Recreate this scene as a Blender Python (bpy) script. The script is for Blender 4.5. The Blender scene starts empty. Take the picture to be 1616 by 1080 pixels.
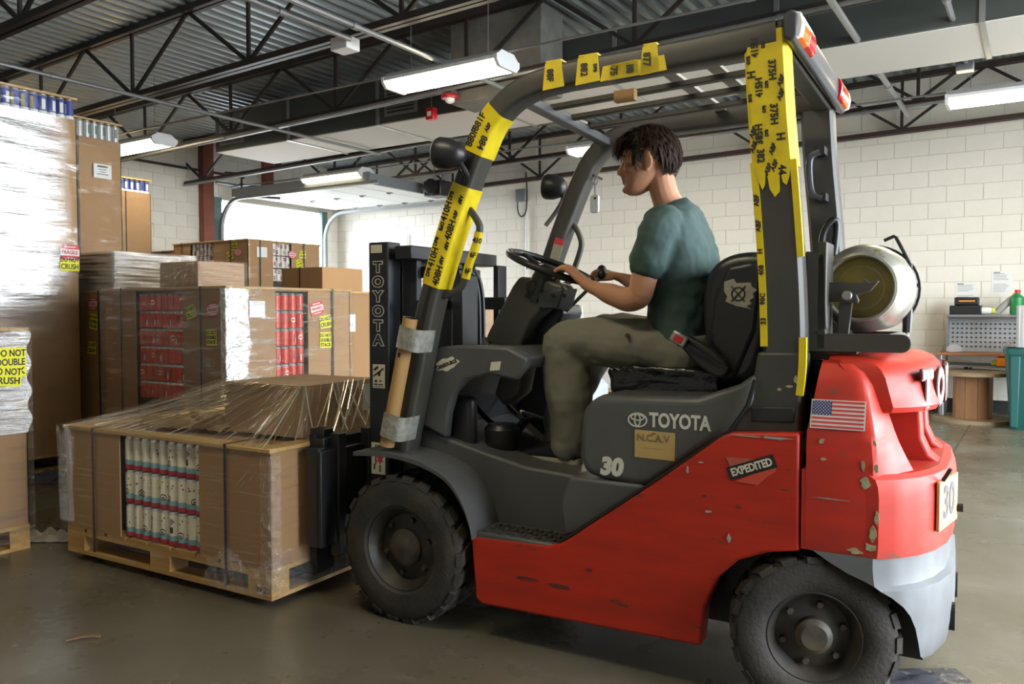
import bpy, bmesh, math, random
from mathutils import Vector, Matrix, Quaternion
random.seed(7)
PI = math.pi
SC = bpy.context.scene
COL = SC.collection

# ------------------------------------------------------------------ camera
CAM_H, F_PX = 1.25, 1268.0
TILT, YAW = math.atan(48 / 1268.0), math.radians(33.27)
cam_d = bpy.data.cameras.new('camera')
cam_d.sensor_fit = 'HORIZONTAL'; cam_d.sensor_width = 36.0
cam_d.lens = F_PX / 1616.0 * 36.0
cam_d.clip_start = 0.05; cam_d.clip_end = 200
cam = bpy.data.objects.new('camera', cam_d); COL.objects.link(cam)
cam.location = (0, 0, CAM_H)
cam.rotation_euler = (PI / 2 - TILT, 0, YAW)
SC.camera = cam

# ------------------------------------------------------------------ world, exposure
SC.view_settings.view_transform = 'Standard'
SC.view_settings.look = 'None'
SC.view_settings.gamma = 1.0
SC.view_settings.use_curve_mapping = False
SC.view_settings.exposure = 0.12
wd = bpy.data.worlds.new('overcast_sky'); SC.world = wd; wd.use_nodes = True
bgn = wd.node_tree.nodes['Background']
bgn.inputs[0].default_value = (0.86, 0.93, 1.0, 1); bgn.inputs[1].default_value = 19.0
SC.cycles.use_denoising = True
SC.cycles.max_bounces = 8; SC.cycles.diffuse_bounces = 4; SC.cycles.glossy_bounces = 4
SC.cycles.transparent_max_bounces = 16; SC.cycles.transmission_bounces = 4
SC.cycles.sample_clamp_indirect = 6.0
SC.cycles.caustics_reflective = False; SC.cycles.caustics_refractive = False

# room extents
XL, XR, YB, YF, ZC = -11.79, 3.4, 11.6, -4.6, 4.25
LD_Y0, LD_Y1, LD_Z = 8.82, 11.16, 3.17          # roll-up door in the left wall
RD = [(1.4, 5.2), (5.7, 8.5)]      # dock doors in the right wall
RD_Z = 3.6

def portal(name, loc, sx, sy, rot):
    l = bpy.data.lights.new(name, 'AREA'); l.shape = 'RECTANGLE'; l.size = sx; l.size_y = sy
    l.cycles.is_portal = True
    o = bpy.data.objects.new(name, l); COL.objects.link(o); o.location = loc; o.rotation_euler = rot
portal('daylight_portal', (XL - .02, (LD_Y0 + LD_Y1) / 2, LD_Z / 2), LD_Z, LD_Y1 - LD_Y0, (0, -PI / 2, 0))
for a, b in RD:
    portal('daylight_portal', (XR + .02, (a + b) / 2, RD_Z / 2), RD_Z, b - a, (0, PI / 2, 0))

# ------------------------------------------------------------------ pixel helpers (photograph measured at 1616x1080)
_fw = Vector((-math.sin(YAW) * math.cos(TILT), math.cos(YAW) * math.cos(TILT), -math.sin(TILT)))
_rt = Vector((math.cos(YAW), math.sin(YAW), 0)); _up = _rt.cross(_fw)
CAMV = Vector((0, 0, CAM_H))
def ray(x, y): return _rt * ((x - 808) / F_PX) - _up * ((y - 540) / F_PX) + _fw
def onz(x, y, z): d = ray(x, y); return CAMV + d * ((z - CAM_H) / d.z)
def ony(x, y, Y): d = ray(x, y); return CAMV + d * (Y / d.y)
def onx(x, y, X): d = ray(x, y); return CAMV + d * (X / d.x)
FA = math.radians(3.14)                                    # the truck stands turned by this much
FU = Vector((math.cos(FA), math.sin(FA), 0)); FV = Vector((-math.sin(FA), math.cos(FA), 0))
FO = Vector((-2.124, 2.406, 0))                            # under the near front wheel hub
def fk(x, y, v):                                           # measured point -> truck coordinates (u rearward, v across, z up)
    d = ray(x, y); t = (v - (CAMV - FO).dot(FV)) / d.dot(FV); p = CAMV + d * t - FO
    return (p.dot(FU), p.z)

# ------------------------------------------------------------------ mesh helpers
class MB:
    def __init__(s): s.v = []; s.f = []; s.m = []; s.cur = 0
    def add(s, vs, fs):
        o = len(s.v); s.v += [tuple(p) for p in vs]
        for f in fs: s.f.append(tuple(i + o for i in f)); s.m.append(s.cur)
        return s
    def box(s, x0, x1, y0, y1, z0, z1):
        return s.add([(x0, y0, z0), (x1, y0, z0), (x1, y1, z0), (x0, y1, z0), (x0, y0, z1), (x1, y0, z1), (x1, y1, z1), (x0, y1, z1)],
                     [(0, 3, 2, 1), (4, 5, 6, 7), (0, 1, 5, 4), (1, 2, 6, 5), (2, 3, 7, 6), (3, 0, 4, 7)])
    def prism(s, poly, a0, a1, plane='xz'):
        n = len(poly)
        A = sum(poly[i][0] * poly[(i + 1) % n][1] - poly[(i + 1) % n][0] * poly[i][1] for i in range(n))
        if A < 0: poly = poly[::-1]
        if plane == 'xz': P = lambda p, a: (p[0], a, p[1])
        elif plane == 'yz': P = lambda p, a: (a, p[0], p[1])
        else: P = lambda p, a: (p[0], p[1], a)
        if plane == 'xz': front, back = a0, a1
        else: front, back = a1, a0
        vs = [P(p, front) for p in poly] + [P(p, back) for p in poly]
        fs = [tuple(range(n)), tuple(range(2 * n - 1, n - 1, -1))]
        fs += [(i, i + n, (i + 1) % n + n, (i + 1) % n) for i in range(n)]
        return s.add(vs, fs)
    def sweep(s, path, sect, cap=True, closed=False, up=None):
        """sweep a closed 2-D section (list of (a,b)) along a 3-D path; frame by parallel transport"""
        path = [Vector(p) for p in path]; n = len(path)
        tans = []
        for i in range(n):
            if closed: t = path[(i + 1) % n] - path[i - 1]
            else: t = path[min(i + 1, n - 1)] - path[max(i - 1, 0)]
            tans.append(t.normalized())
        ref = Vector(up) if up else (Vector((0, 0, 1)) if abs(tans[0].z) < .9 else Vector((1, 0, 0)))
        N = (ref - tans[0] * ref.dot(tans[0])).normalized()
        vs = []
        for i in range(n):
            if up: N = (Vector(up) - tans[i] * Vector(up).dot(tans[i])).normalized()
            else: N = (N - tans[i] * N.dot(tans[i])).normalized()
            B = tans[i].cross(N)
            sc = sect(i) if callable(sect) else sect
            vs += [path[i] + B * a + N * b for a, b in sc]
        k = len(sect(0) if callable(sect) else sect)
        fs = []
        m = n if closed else n - 1
        for i in range(m):
            for j in range(k):
                a, b = i * k + j, i * k + (j + 1) % k
                c, d = ((i + 1) % n) * k + (j + 1) % k, ((i + 1) % n) * k + j
                fs.append((a, b, c, d))
        if cap and not closed:
            fs.append(tuple(range(k - 1, -1, -1))); fs.append(tuple(range((n - 1) * k, n * k)))
        return s.add(vs, fs)
    def tube(s, path, r, n=10, cap=True, closed=False):
        if callable(r): sec = lambda i: [(r(i) * math.cos(2 * PI * j / n), r(i) * math.sin(2 * PI * j / n)) for j in range(n)]
        else: sec = [(r * math.cos(2 * PI * j / n), r * math.sin(2 * PI * j / n)) for j in range(n)]
        return s.sweep(path, sec, cap, closed)
    def cyl(s, a, b, r, n=16): return s.tube([a, b], r, n)
    def bar(s, a, b, w, h, up=(0, 0, 1)):
        return s.sweep([a, b], [(-w / 2, -h / 2), (w / 2, -h / 2), (w / 2, h / 2), (-w / 2, h / 2)], up=up)
    def lathe(s, prof, c, axis='y', n=32, cap=True):
        """prof: (r, a) along axis"""
        vs = []; k = len(prof)
        for j in range(n):
            th = 2 * PI * j / n; ct, st = math.cos(th), math.sin(th)
            for r, a in prof:
                if axis == 'y': p = (c[0] + r * ct, c[1] + a, c[2] + r * st)
                elif axis == 'z': p = (c[0] + r * ct, c[1] + r * st, c[2] + a)
                else: p = (c[0] + a, c[1] + r * ct, c[2] + r * st)
                vs.append(p)
        fs = []
        for j in range(n):
            for i in range(k - 1):
                a, b = j * k + i, j * k + i + 1; c2, d = ((j + 1) % n) * k + i + 1, ((j + 1) % n) * k + i
                fs.append((a, b, c2, d) if axis != 'y' else (d, c2, b, a))
        if cap:
            f0 = tuple(j * k for j in range(n)); f1 = tuple(j * k + k - 1 for j in range(n))
            if axis == 'y': fs += [f0, f1[::-1]]
            else: fs += [f0[::-1], f1]
        return s.add(vs, fs)
    def grid(s, fn, nu, nv):
        vs = [fn(i / nu, j / nv) for i in range(nu + 1) for j in range(nv + 1)]
        fs = [(i * (nv + 1) + j, (i + 1) * (nv + 1) + j, (i + 1) * (nv + 1) + j + 1, i * (nv + 1) + j + 1) for i in range(nu) for j in range(nv)]
        return s.add(vs, fs)
    def rings(s, rings, cap=True):
        k = len(rings[0]); n = len(rings); vs = [p for r in rings for p in r]; fs = []
        for i in range(n - 1):
            for j in range(k):
                fs.append((i * k + j, i * k + (j + 1) % k, (i + 1) * k + (j + 1) % k, (i + 1) * k + j))
        if cap: fs.append(tuple(range(k - 1, -1, -1))); fs.append(tuple(range((n - 1) * k, n * k)))
        return s.add(vs, fs)
    def ell(s, c, r, R=None, nu=16, nv=10):
        vs = []; fs = []; c = Vector(c)
        for i in range(nv + 1):
            ph = PI * i / nv
            for j in range(nu):
                th = 2 * PI * j / nu
                p = Vector((r[0] * math.sin(ph) * math.cos(th), r[1] * math.sin(ph) * math.sin(th), r[2] * math.cos(ph)))
                if R: p = R @ p
                vs.append(c + p)
        for i in range(nv):
            for j in range(nu):
                fs.append((i * nu + j, (i + 1) * nu + j, (i + 1) * nu + (j + 1) % nu, i * nu + (j + 1) % nu))
        return s.add(vs, fs)
    def mesh(s, name):
        me = bpy.data.meshes.new(name); me.from_pydata(s.v, [], s.f); me.validate(); me.update()
        return me
    def build(s, name, mat, parent=None, bevel=0, smooth=None, fix=True, seg=2, label=None):
        me = s.mesh(name)
        if fix:
            bm = bmesh.new(); bm.from_mesh(me); bmesh.ops.recalc_face_normals(bm, faces=bm.faces); bm.to_mesh(me); bm.free()
        for m in (mat if isinstance(mat, (list, tuple)) else [mat]): me.materials.append(m)
        if isinstance(mat, (list, tuple)): me.polygons.foreach_set('material_index', s.m)
        if smooth is not None:
            me.shade_smooth(); me.set_sharp_from_angle(angle=math.radians(smooth))
        o = bpy.data.objects.new(name, me); COL.objects.link(o)
        if parent: o.parent = parent
        if bevel:
            b = o.modifiers.new('bevel', 'BEVEL'); b.width = bevel; b.segments = seg; b.limit_method = 'ANGLE'; b.angle_limit = math.radians(28)
            if smooth is None: me.shade_smooth(); me.set_sharp_from_angle(angle=math.radians(50))
        if label: o['label'] = label
        return o
def link_mesh(name, me, parent=None, loc=None, rot=None, label=None):
    o = bpy.data.objects.new(name, me); COL.objects.link(o)
    if parent: o.parent = parent
    if loc is not None: o.location = loc
    if rot is not None: o.rotation_euler = rot
    if label: o['label'] = label
    return o
def tag(o, label, cat, group=None):
    o['label'] = label; o['category'] = cat
    if group: o['group'] = group
    return o
def thing(name, label, cat, loc=(0, 0, 0), rz=0, group=None):
    o = bpy.data.objects.new(name, None); COL.objects.link(o); o.location = loc; o.rotation_euler = (0, 0, rz)
    o.empty_display_size = .1
    return tag(o, label, cat, group)
def struct(o): o['kind'] = 'structure'; return o
def smoothpath(pts, n=6):
    """Catmull-Rom through pts"""
    P = [Vector(p) for p in pts]; out = []
    for i in range(len(P) - 1):
        p0, p1, p2, p3 = P[max(i - 1, 0)], P[i], P[i + 1], P[min(i + 2, len(P) - 1)]
        for j in range(n):
            t = j / n
            out.append(.5 * ((2 * p1) + (p2 - p0) * t + (2 * p0 - 5 * p1 + 4 * p2 - p3) * t * t + (3 * p1 - p0 - 3 * p2 + p3) * t ** 3))
    out.append(P[-1]); return out
def chaikin(poly, it=2, closed=True, keep=()):
    for _ in range(it):
        out = []; n = len(poly)
        for i in range(n):
            a, b = poly[i], poly[(i + 1) % n]
            out.append(tuple(a[k] * .75 + b[k] * .25 for k in range(len(a)))); out.append(tuple(a[k] * .25 + b[k] * .75 for k in range(len(a))))
        poly = out
    return poly
def rrect(w, h, r, n=4):
    out = []
    for cx, cy, a0 in ((w / 2 - r, h / 2 - r, 0), (-w / 2 + r, h / 2 - r, 90), (-w / 2 + r, -h / 2 + r, 180), (w / 2 - r, -h / 2 + r, 270)):
        for i in range(n + 1):
            a = math.radians(a0 + 90 * i / n); out.append((cx + r * math.cos(a), cy + r * math.sin(a)))
    return out
_FONT = {}
def text(name, body, size, mat, parent, loc, ux=(1, 0, 0), uy=(0, 0, 1), bold=0.0, ext=.0006, align='CENTER', sx=1.0, label=None, shear=0, spacing=1.0):
    key = (body, size, bold, ext, align, shear, spacing)
    if key not in _FONT:
        c = bpy.data.curves.new('lettering', 'FONT'); c.body = body; c.size = size; c.align_x = align; c.align_y = 'CENTER'
        c.offset = bold; c.extrude = ext; c.resolution_u = 3; c.shear = shear; c.space_character = spacing; c.space_line = .85
        t = bpy.data.objects.new('lettering', c); COL.objects.link(t)
        dg = bpy.context.evaluated_depsgraph_get(); me = bpy.data.meshes.new_from_object(t.evaluated_get(dg))
        COL.objects.unlink(t); bpy.data.objects.remove(t); _FONT[key] = me
    me = _FONT[key].copy(); ux = Vector(ux).normalized(); uy = Vector(uy).normalized(); nz = ux.cross(uy); L = Vector(loc)
    for v in me.vertices: v.co = L + ux * (v.co.x * sx) + uy * v.co.y + nz * v.co.z
    me.materials.clear(); me.materials.append(mat)
    return link_mesh(name, me, parent, label=label)

# ------------------------------------------------------------------ materials
MATS = {}
def M(name, col, rough=.5, metal=0., col2=None, vscale=4., vsharp=(.35, .65), bump=0., bscale=60., stretch=(1, 1, 1), coat=0., spec=.5,
      wear=None, wscale=9., wthr=.66, emit=None, estr=0., rvar=0.):
    if name in MATS: return MATS[name]
    m = bpy.data.materials.new(name); m.use_nodes = True; nt = m.node_tree; N = nt.nodes; Lk = nt.links
    b = N['Principled BSDF']; b.inputs['Base Color'].default_value = (*col, 1); b.inputs['Roughness'].default_value = rough
    b.inputs['Metallic'].default_value = metal; b.inputs['Coat Weight'].default_value = coat; b.inputs['Specular IOR Level'].default_value = spec
    if emit: b.inputs['Emission Color'].default_value = (*emit, 1); b.inputs['Emission Strength'].default_value = estr
    tc = mp = None
    if col2 or bump or wear or rvar:
        tc = N.new('ShaderNodeTexCoord'); mp = N.new('ShaderNodeMapping'); mp.inputs['Scale'].default_value = stretch
        Lk.new(tc.outputs['Object'], mp.inputs['Vector'])
    def noise(sc, det=4, rgh=.6):
        n = N.new('ShaderNodeTexNoise'); n.inputs['Scale'].default_value = sc; n.inputs['Detail'].default_value = det; n.inputs['Roughness'].default_value = rgh
        Lk.new(mp.outputs[0], n.inputs['Vector']); return n
    cur = None
    if col2:
        n = noise(vscale); r = N.new('ShaderNodeMapRange'); r.inputs[1].default_value, r.inputs[2].default_value = vsharp
        Lk.new(n.outputs[0], r.inputs[0]); mx = N.new('ShaderNodeMix'); mx.data_type = 'RGBA'
        mx.inputs[6].default_value = (*col, 1); mx.inputs[7].default_value = (*col2, 1); Lk.new(r.outputs[0], mx.inputs[0]); cur = mx.outputs[2]
    if wear:
        n = noise(wscale, 8, .7); r = N.new('ShaderNodeMapRange'); r.inputs[1].default_value, r.inputs[2].default_value = wthr, wthr + .04
        Lk.new(n.outputs[0], r.inputs[0]); mx = N.new('ShaderNodeMix'); mx.data_type = 'RGBA'
        if cur: Lk.new(cur, mx.inputs[6])
        else: mx.inputs[6].default_value = (*col, 1)
        mx.inputs[7].default_value = (*wear, 1); Lk.new(r.outputs[0], mx.inputs[0]); cur = mx.outputs[2]
    if cur: Lk.new(cur, b.inputs['Base Color'])
    if rvar:
        n = noise(vscale * 2.3); r = N.new('ShaderNodeMapRange'); r.inputs[3].default_value, r.inputs[4].default_value = max(rough - rvar, .02), min(rough + rvar, 1)
        r.inputs[1].default_value, r.inputs[2].default_value = .3, .7
        Lk.new(n.outputs[0], r.inputs[0]); Lk.new(r.outputs[0], b.inputs['Roughness'])
    if bump:
        n = noise(bscale, 3); bp = N.new('ShaderNodeBump'); bp.inputs['Strength'].default_value = bump; bp.inputs['Distance'].default_value = .01
        Lk.new(n.outputs[0], bp.inputs['Height']); Lk.new(bp.outputs[0], b.inputs['Normal'])
    MATS[name] = m; return m

def film_mat(name, dens, rough, uvs, tint=(1, 1, 1), lo=.45, hi=.7, bump=.6, base=.2, face=.15, bd=.02, fade=False):
    """clear stretch film: mostly see-through, glossy streaks where layers bunch (uvs: streak frequency round / up the sheet)"""
    m = bpy.data.materials.new(name); m.use_nodes = True; nt = m.node_tree; N = nt.nodes; Lk = nt.links
    N.clear(); out = N.new('ShaderNodeOutputMaterial'); mix = N.new('ShaderNodeMixShader')
    tr = N.new('ShaderNodeBsdfTransparent'); gl = N.new('ShaderNodeBsdfPrincipled')
    gl.inputs['Base Color'].default_value = (*[.85 * t for t in tint], 1); gl.inputs['Roughness'].default_value = rough
    gl.inputs['Specular IOR Level'].default_value = 1.0; gl.inputs['Metallic'].default_value = .75
    tc = N.new('ShaderNodeTexCoord'); mp = N.new('ShaderNodeMapping'); mp.inputs['Scale'].default_value = (*uvs, 1); mp.inputs['Rotation'].default_value = (0, 0, .004)
    Lk.new(tc.outputs['UV'], mp.inputs[0])
    ns = N.new('ShaderNodeTexNoise'); ns.inputs['Scale'].default_value = 1.0; ns.inputs['Detail'].default_value = 5; ns.inputs['Roughness'].default_value = .6
    Lk.new(mp.outputs[0], ns.inputs['Vector'])
    r = N.new('ShaderNodeMapRange'); r.inputs[1].default_value, r.inputs[2].default_value = lo, hi
    r.inputs[3].default_value, r.inputs[4].default_value = dens * base, dens
    Lk.new(ns.outputs[0], r.inputs[0])
    fr = N.new('ShaderNodeLayerWeight'); fr.inputs[0].default_value = .25
    ma = N.new('ShaderNodeMath'); ma.operation = 'MULTIPLY_ADD'; ma.inputs[1].default_value = face
    Lk.new(fr.outputs['Facing'], ma.inputs[0]); Lk.new(r.outputs[0], ma.inputs[2])
    cl = N.new('ShaderNodeClamp'); Lk.new(ma.outputs[0], cl.inputs[0])
    if fade:
        sx = N.new('ShaderNodeSeparateXYZ'); Lk.new(tc.outputs['UV'], sx.inputs[0]); cur = cl.outputs[0]
        for k, (a_, b_, c_, d_) in enumerate(((.78, 1.0, 1, 0), (0, .3, 0, 1))):
            q = N.new('ShaderNodeMapRange'); q.inputs[1].default_value, q.inputs[2].default_value, q.inputs[3].default_value, q.inputs[4].default_value = a_, b_, c_, d_
            Lk.new(sx.outputs[k], q.inputs[0]); mu = N.new('ShaderNodeMath'); mu.operation = 'MULTIPLY'; Lk.new(cur, mu.inputs[0]); Lk.new(q.outputs[0], mu.inputs[1]); cur = mu.outputs[0]
        cl = mu
    bp = N.new('ShaderNodeBump'); bp.inputs['Strength'].default_value = bump; bp.inputs['Distance'].default_value = bd
    Lk.new(ns.outputs[0], bp.inputs['Height']); Lk.new(bp.outputs[0], gl.inputs['Normal'])
    Lk.new(cl.outputs[0], mix.inputs[0]); Lk.new(tr.outputs[0], mix.inputs[1]); Lk.new(gl.outputs[0], mix.inputs[2])
    Lk.new(mix.outputs[0], out.inputs[0]); MATS[name] = m; return m

m_white_block = M('painted_block', (.84, .81, .73), .6, col2=(.78, .75, .67), vscale=1.3, bump=.15, bscale=40)
m_mortar = M('painted_joint', (.62, .60, .53), .8)
m_deck = M('roof_deck', (.43, .49, .51), .38, col2=(.34, .39, .41), vscale=.8, metal=.45)
m_joist = M('joist_paint', (.022, .020, .019), .5, col2=(.05, .03, .024), vscale=1.5)
m_joist_red = M('primer_red', (.055, .022, .017), .6, col2=(.03, .02, .018), vscale=2)
m_galv = M('galvanized', (.30, .31, .32), .38, metal=.6)
m_duct = M('duct_metal', (.085, .098, .098), .45, metal=.3, col2=(.065, .075, .075), vscale=1.0)
m_duct_pale = M('duct_board', (.24, .235, .215), .8, col2=(.17, .165, .15), vscale=5, bump=.2)
m_white = M('white_enamel', (.8, .8, .8), .4)
m_black = M('black_plastic', (.012, .012, .013), .4)
m_rubber = M('tyre_rubber', (.016, .015, .014), .75, col2=(.045, .038, .03), vscale=6, bump=.3, bscale=80)
m_dgrey = M('truck_grey', (.088, .089, .088), .40, col2=(.066, .066, .064), vscale=2.2, rvar=.12, wear=(.12, .115, .10), wscale=14, wthr=.71)
m_dgrey2 = M('guard_grey', (.058, .054, .046), .45, col2=(.042, .039, .034), vscale=3, wear=(.26, .23, .12), wscale=11, wthr=.71)
m_mast = M('mast_black', (.009, .0105, .014), .42, col2=(.016, .017, .02), vscale=4)
m_red = M('truck_red', (.52, .030, .012), .45, col2=(.38, .026, .013), vscale=2.4, stretch=(1, 1, 5), rvar=.10, wear=(.13, .04, .028), wscale=4.5, wthr=.615, spec=.35)
m_redcw = M('counterweight_red', (.54, .032, .016), .46, col2=(.40, .030, .018), vscale=2.6, stretch=(1, 1, 4), rvar=.10, wear=(.15, .07, .04), wscale=6., wthr=.625, spec=.4)
m_bump = M('bumper_grey', (.17, .18, .19), .4, col2=(.12, .125, .13), vscale=4, wear=(.55, .56, .58), wscale=10, wthr=.70)
m_steel = M('worn_steel', (.35, .35, .34), .35, metal=.9)
m_card = M('cardboard', (.40, .235, .108), .75, col2=(.34, .195, .088), vscale=1.2, stretch=(1, 1, .3), bump=.06, bscale=120)
m_card2 = M('cardboard_pale', (.43, .28, .165), .75, col2=(.37, .235, .135), vscale=1.5)
m_wood = M('pallet_wood', (.58, .36, .12), .65, col2=(.42, .24, .075), vscale=3., stretch=(.6, 4, 6), bump=.15, bscale=25)
m_wood2 = M('frame_wood', (.54, .34, .125), .5, col2=(.42, .26, .09), vscale=3., stretch=(.6, 4, 6))
m_strap = M('strapping', (.02, .025, .022), .45)
m_yel = M('sticker_yellow', (.86, .84, .012), .5)
m_ink = M('ink_black', (.012, .012, .012), .5)
m_frag = M('sticker_red', (.62, .05, .06), .5)
m_paper = M('paper_white', (.78, .78, .76), .7)
m_tape = M('tape_yellow', (.78, .60, .008), .45, col2=(.66, .50, .01), vscale=14, wear=(.45, .40, .25), wscale=16, wthr=.72)
m_deco = M('decal_cream', (.66, .62, .50), .5)
m_film = film_mat('stretch_film', .34, .12, (16, 34), lo=.55, hi=.74, base=.05, face=.08)
m_filmv = film_mat('stretch_film_heavy', 1.0, .20, (5, 60), lo=.33, hi=.60, base=.25, bump=.45, face=.1)
m_filmg = film_mat('stretch_film_glare', 1.0, .22, (3, 60), lo=.30, hi=.58, base=.35, bump=.35, face=.1, fade=True)  # dense glossy film, faded at the edges to shape the white glare
m_filmm = film_mat('stretch_film_medium', .55, .14, (18, 26), lo=.52, hi=.74, base=.14, face=.1)
m_filmt = film_mat('stretch_film_tent', .70, .10, (90, 2.0), tint=(1, .93, .75), lo=.54, hi=.68, base=.03, face=.05, bump=.7)
# ================================================================== ROOM
def roofz(x): return ZC + .019 * (x + 1.5)
def floor_mat():
    m = bpy.data.materials.new('sealed_concrete'); m.use_nodes = True; nt = m.node_tree; N = nt.nodes; Lk = nt.links; b = N['Principled BSDF']
    tc = N.new('ShaderNodeTexCoord')
    def noise(sc, det, stretch=(1, 1, 1)):
        mp = N.new('ShaderNodeMapping'); mp.inputs['Scale'].default_value = stretch; Lk.new(tc.outputs['Object'], mp.inputs[0])
        n = N.new('ShaderNodeTexNoise'); n.inputs['Scale'].default_value = sc; n.inputs['Detail'].default_value = det; n.inputs['Roughness'].default_value = .65
        Lk.new(mp.outputs[0], n.inputs[0]); return n
    def mix(a, b_, f):
        x = N.new('ShaderNodeMix'); x.data_type = 'RGBA'
        for s, v in ((6, a), (7, b_)):
            if isinstance(v, tuple): x.inputs[s].default_value = (*v, 1)
            else: Lk.new(v, x.inputs[s])
        Lk.new(f, x.inputs[0]); return x.outputs[2]
    def rng(n, a, b_, c=0, d=1):
        r = N.new('ShaderNodeMapRange'); r.inputs[1].default_value, r.inputs[2].default_value, r.inputs[3].default_value, r.inputs[4].default_value = a, b_, c, d
        Lk.new(n.outputs[0], r.inputs[0]); return r.outputs[0]
    c = mix((.098, .084, .052), (.150, .133, .096), rng(noise(1.1, 5), .35, .65))
    c = mix(c, (.080, .064, .030), rng(noise(.6, 6), .5, .75))
    c = mix(c, (.22, .21, .17), rng(noise(3.0, 8, (1, 2.5, 1)), .58, .80, 0, .6))
    c = mix(c, (.08, .075, .06), rng(noise(7, 6), .60, .80, 0, .45))
    Lk.new(c, b.inputs['Base Color'])
    Lk.new(rng(noise(1.6, 4), .3, .7, .20, .40), b.inputs['Roughness'])
    b.inputs['Specular IOR Level'].default_value = .75
    bp = N.new('ShaderNodeBump'); bp.inputs['Strength'].default_value = .06; bp.inputs['Distance'].default_value = .01
    Lk.new(noise(24, 4).outputs[0], bp.inputs['Height']); Lk.new(bp.outputs[0], b.inputs['Normal'])
    return m
m_floor = floor_mat()
fl = struct(MB().box(XL - .2, XR + .2, YF - .2, YB + .2, -.2, 0).build('floor', m_floor))
fl['label'] = 'dull sealed concrete warehouse floor'
for i, xx in enumerate((-.62, -5.2)):      # saw-cut joints
    MB().box(xx, xx + .012, YF, YB, 0, .0012).build('control_joint', M('joint_dark', (.05, .047, .04), .8), fl)
MB().box(XL, XR, 9.62, 9.632, 0, .0012).build('control_joint', MATS['joint_dark'], fl)
og = MB().box(XL - 30, XL - .2, -20, 40, -.25, -.02); og.box(XR + .2, XR + 30, -20, 40, -.25, -.02)
struct(og.build('ground', M('outdoor_paving', (.42, .42, .41), .8)))

def blocks(wall, cells, cmat, dims, nmax=300):
    """cells: list of (location, size-x, size-y, size-z); shared meshes by size"""
    cache = {}; rest = MB()
    for k, (loc, sx, sy, sz) in enumerate(cells):
        if k < nmax:
            key = (round(sx, 3), round(sy, 3), round(sz, 3))
            if key not in cache:
                mb = MB().box(-sx / 2, sx / 2, -sy / 2, sy / 2, -sz / 2, sz / 2); me = mb.mesh('block'); me.materials.append(cmat); cache[key] = me
            link_mesh('block', cache[key], wall, loc)
        else:
            x, y, z = loc; rest.box(x - sx / 2, x + sx / 2, y - sy / 2, y + sy / 2, z - sz / 2, z + sz / 2)
    if rest.v:
        o = rest.build('block_field', cmat, wall, fix=False); o['kind'] = 'stuff'
CH, BL, JT = .2032, .4064, .007
wb = struct(MB().box(XL - .2, XR + .2, YB + .006, YB + .25, 0, 5.0).build('wall_back', m_mortar)); wb['label'] = 'white painted block wall behind the truck'
cells = []
for r in range(24):
    z0 = r * CH
    x = XL - (BL / 2 if r % 2 else 0)
    while x < XR:
        a, b = max(x, XL), min(x + BL, XR)
        if b - a > .05: cells.append((((a + b) / 2, YB + .012, z0 + CH / 2), b - a - JT, .03, CH - JT))
        x += BL
vis = [c for c in cells if -9.9 < c[0][0] < .45 and .3 < c[0][2] < 3.9]
vis.sort(key=lambda c: -c[0][0]); vs_ = set(id(c) for c in vis)
blocks(wb, vis + [c for c in cells if id(c) not in vs_], m_white_block, None)
struct(MB().box(XL, XR, YB - .02, YB - .003, 0, .15).build('baseboard_back', M('base_black', (.02, .02, .02), .6)))

wl = MB(); wl.box(XL - .25, XL - .006, YF, LD_Y0, 0, 5.0); wl.box(XL - .25, XL - .006, LD_Y1, YB + .2, 0, 5.0); wl.box(XL - .25, XL - .006, LD_Y0, LD_Y1, LD_Z, 5.0)
wl = struct(wl.build('wall_left', m_mortar)); wl['label'] = 'white painted block wall around the roll-up door'
cells = []
for r in range(24):
    y = YF - (BL / 2 if r % 2 else 0); z0 = r * CH
    while y < YB:
        a, b = max(y, YF), min(y + BL, YB)
        segs = [(a, b)]
        if z0 < LD_Z - .02:
            segs = []
            if a < LD_Y0: segs.append((a, min(b, LD_Y0)))
            if b > LD_Y1: segs.append((max(a, LD_Y1), b))
        for p, q in segs:
            if q - p > .04: cells.append(((XL - .012, (p + q) / 2, z0 + CH / 2), .03, q - p - JT, CH - JT))
        y += BL
vis = [c for c in cells if c[0][1] > 6.0 and c[0][2] > 1.6]
vs_ = set(id(c) for c in vis)
blocks(wl, vis + [c for c in cells if id(c) not in vs_], m_white_block, None, nmax=len(vis))
# right and front walls (behind and beside the camera)
wr = MB(); ys = [YF] + [q for p in RD for q in p] + [YB]
for i in range(0, len(ys), 2): wr.box(XR, XR + .25, ys[i], ys[i + 1], 0, 5.0)
for a, b in RD: wr.box(XR, XR + .25, a, b, RD_Z, 5.0)
struct(wr.build('wall_right', m_white_block))
struct(MB().box(XL, XR, YF - .25, YF, 0, 5.0).build('wall_front', m_white_block))

# ---- ceiling: ribbed steel deck
mb = MB(); prof = []; x = XL - .2; P_ = .152; d = .052
while x < XR + .3:
    prof += [(x, 0), (x + .028, d), (x + .076, d), (x + .104, 0)]; x += P_
vs = []
for y in (YF - .2, YB + .2): vs += [(px, y, roofz(px) + pz) for px, pz in prof]
n = len(prof); mb.add(vs, [(i, i + 1, n + i + 1, n + i) for i in range(n - 1)])
ce = struct(mb.build('ceiling', m_deck, fix=False)); ce['label'] = 'grey ribbed steel roof deck'
sd = ce.modifiers.new('thick', 'SOLIDIFY'); sd.thickness = .004; sd.offset = 1

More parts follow.
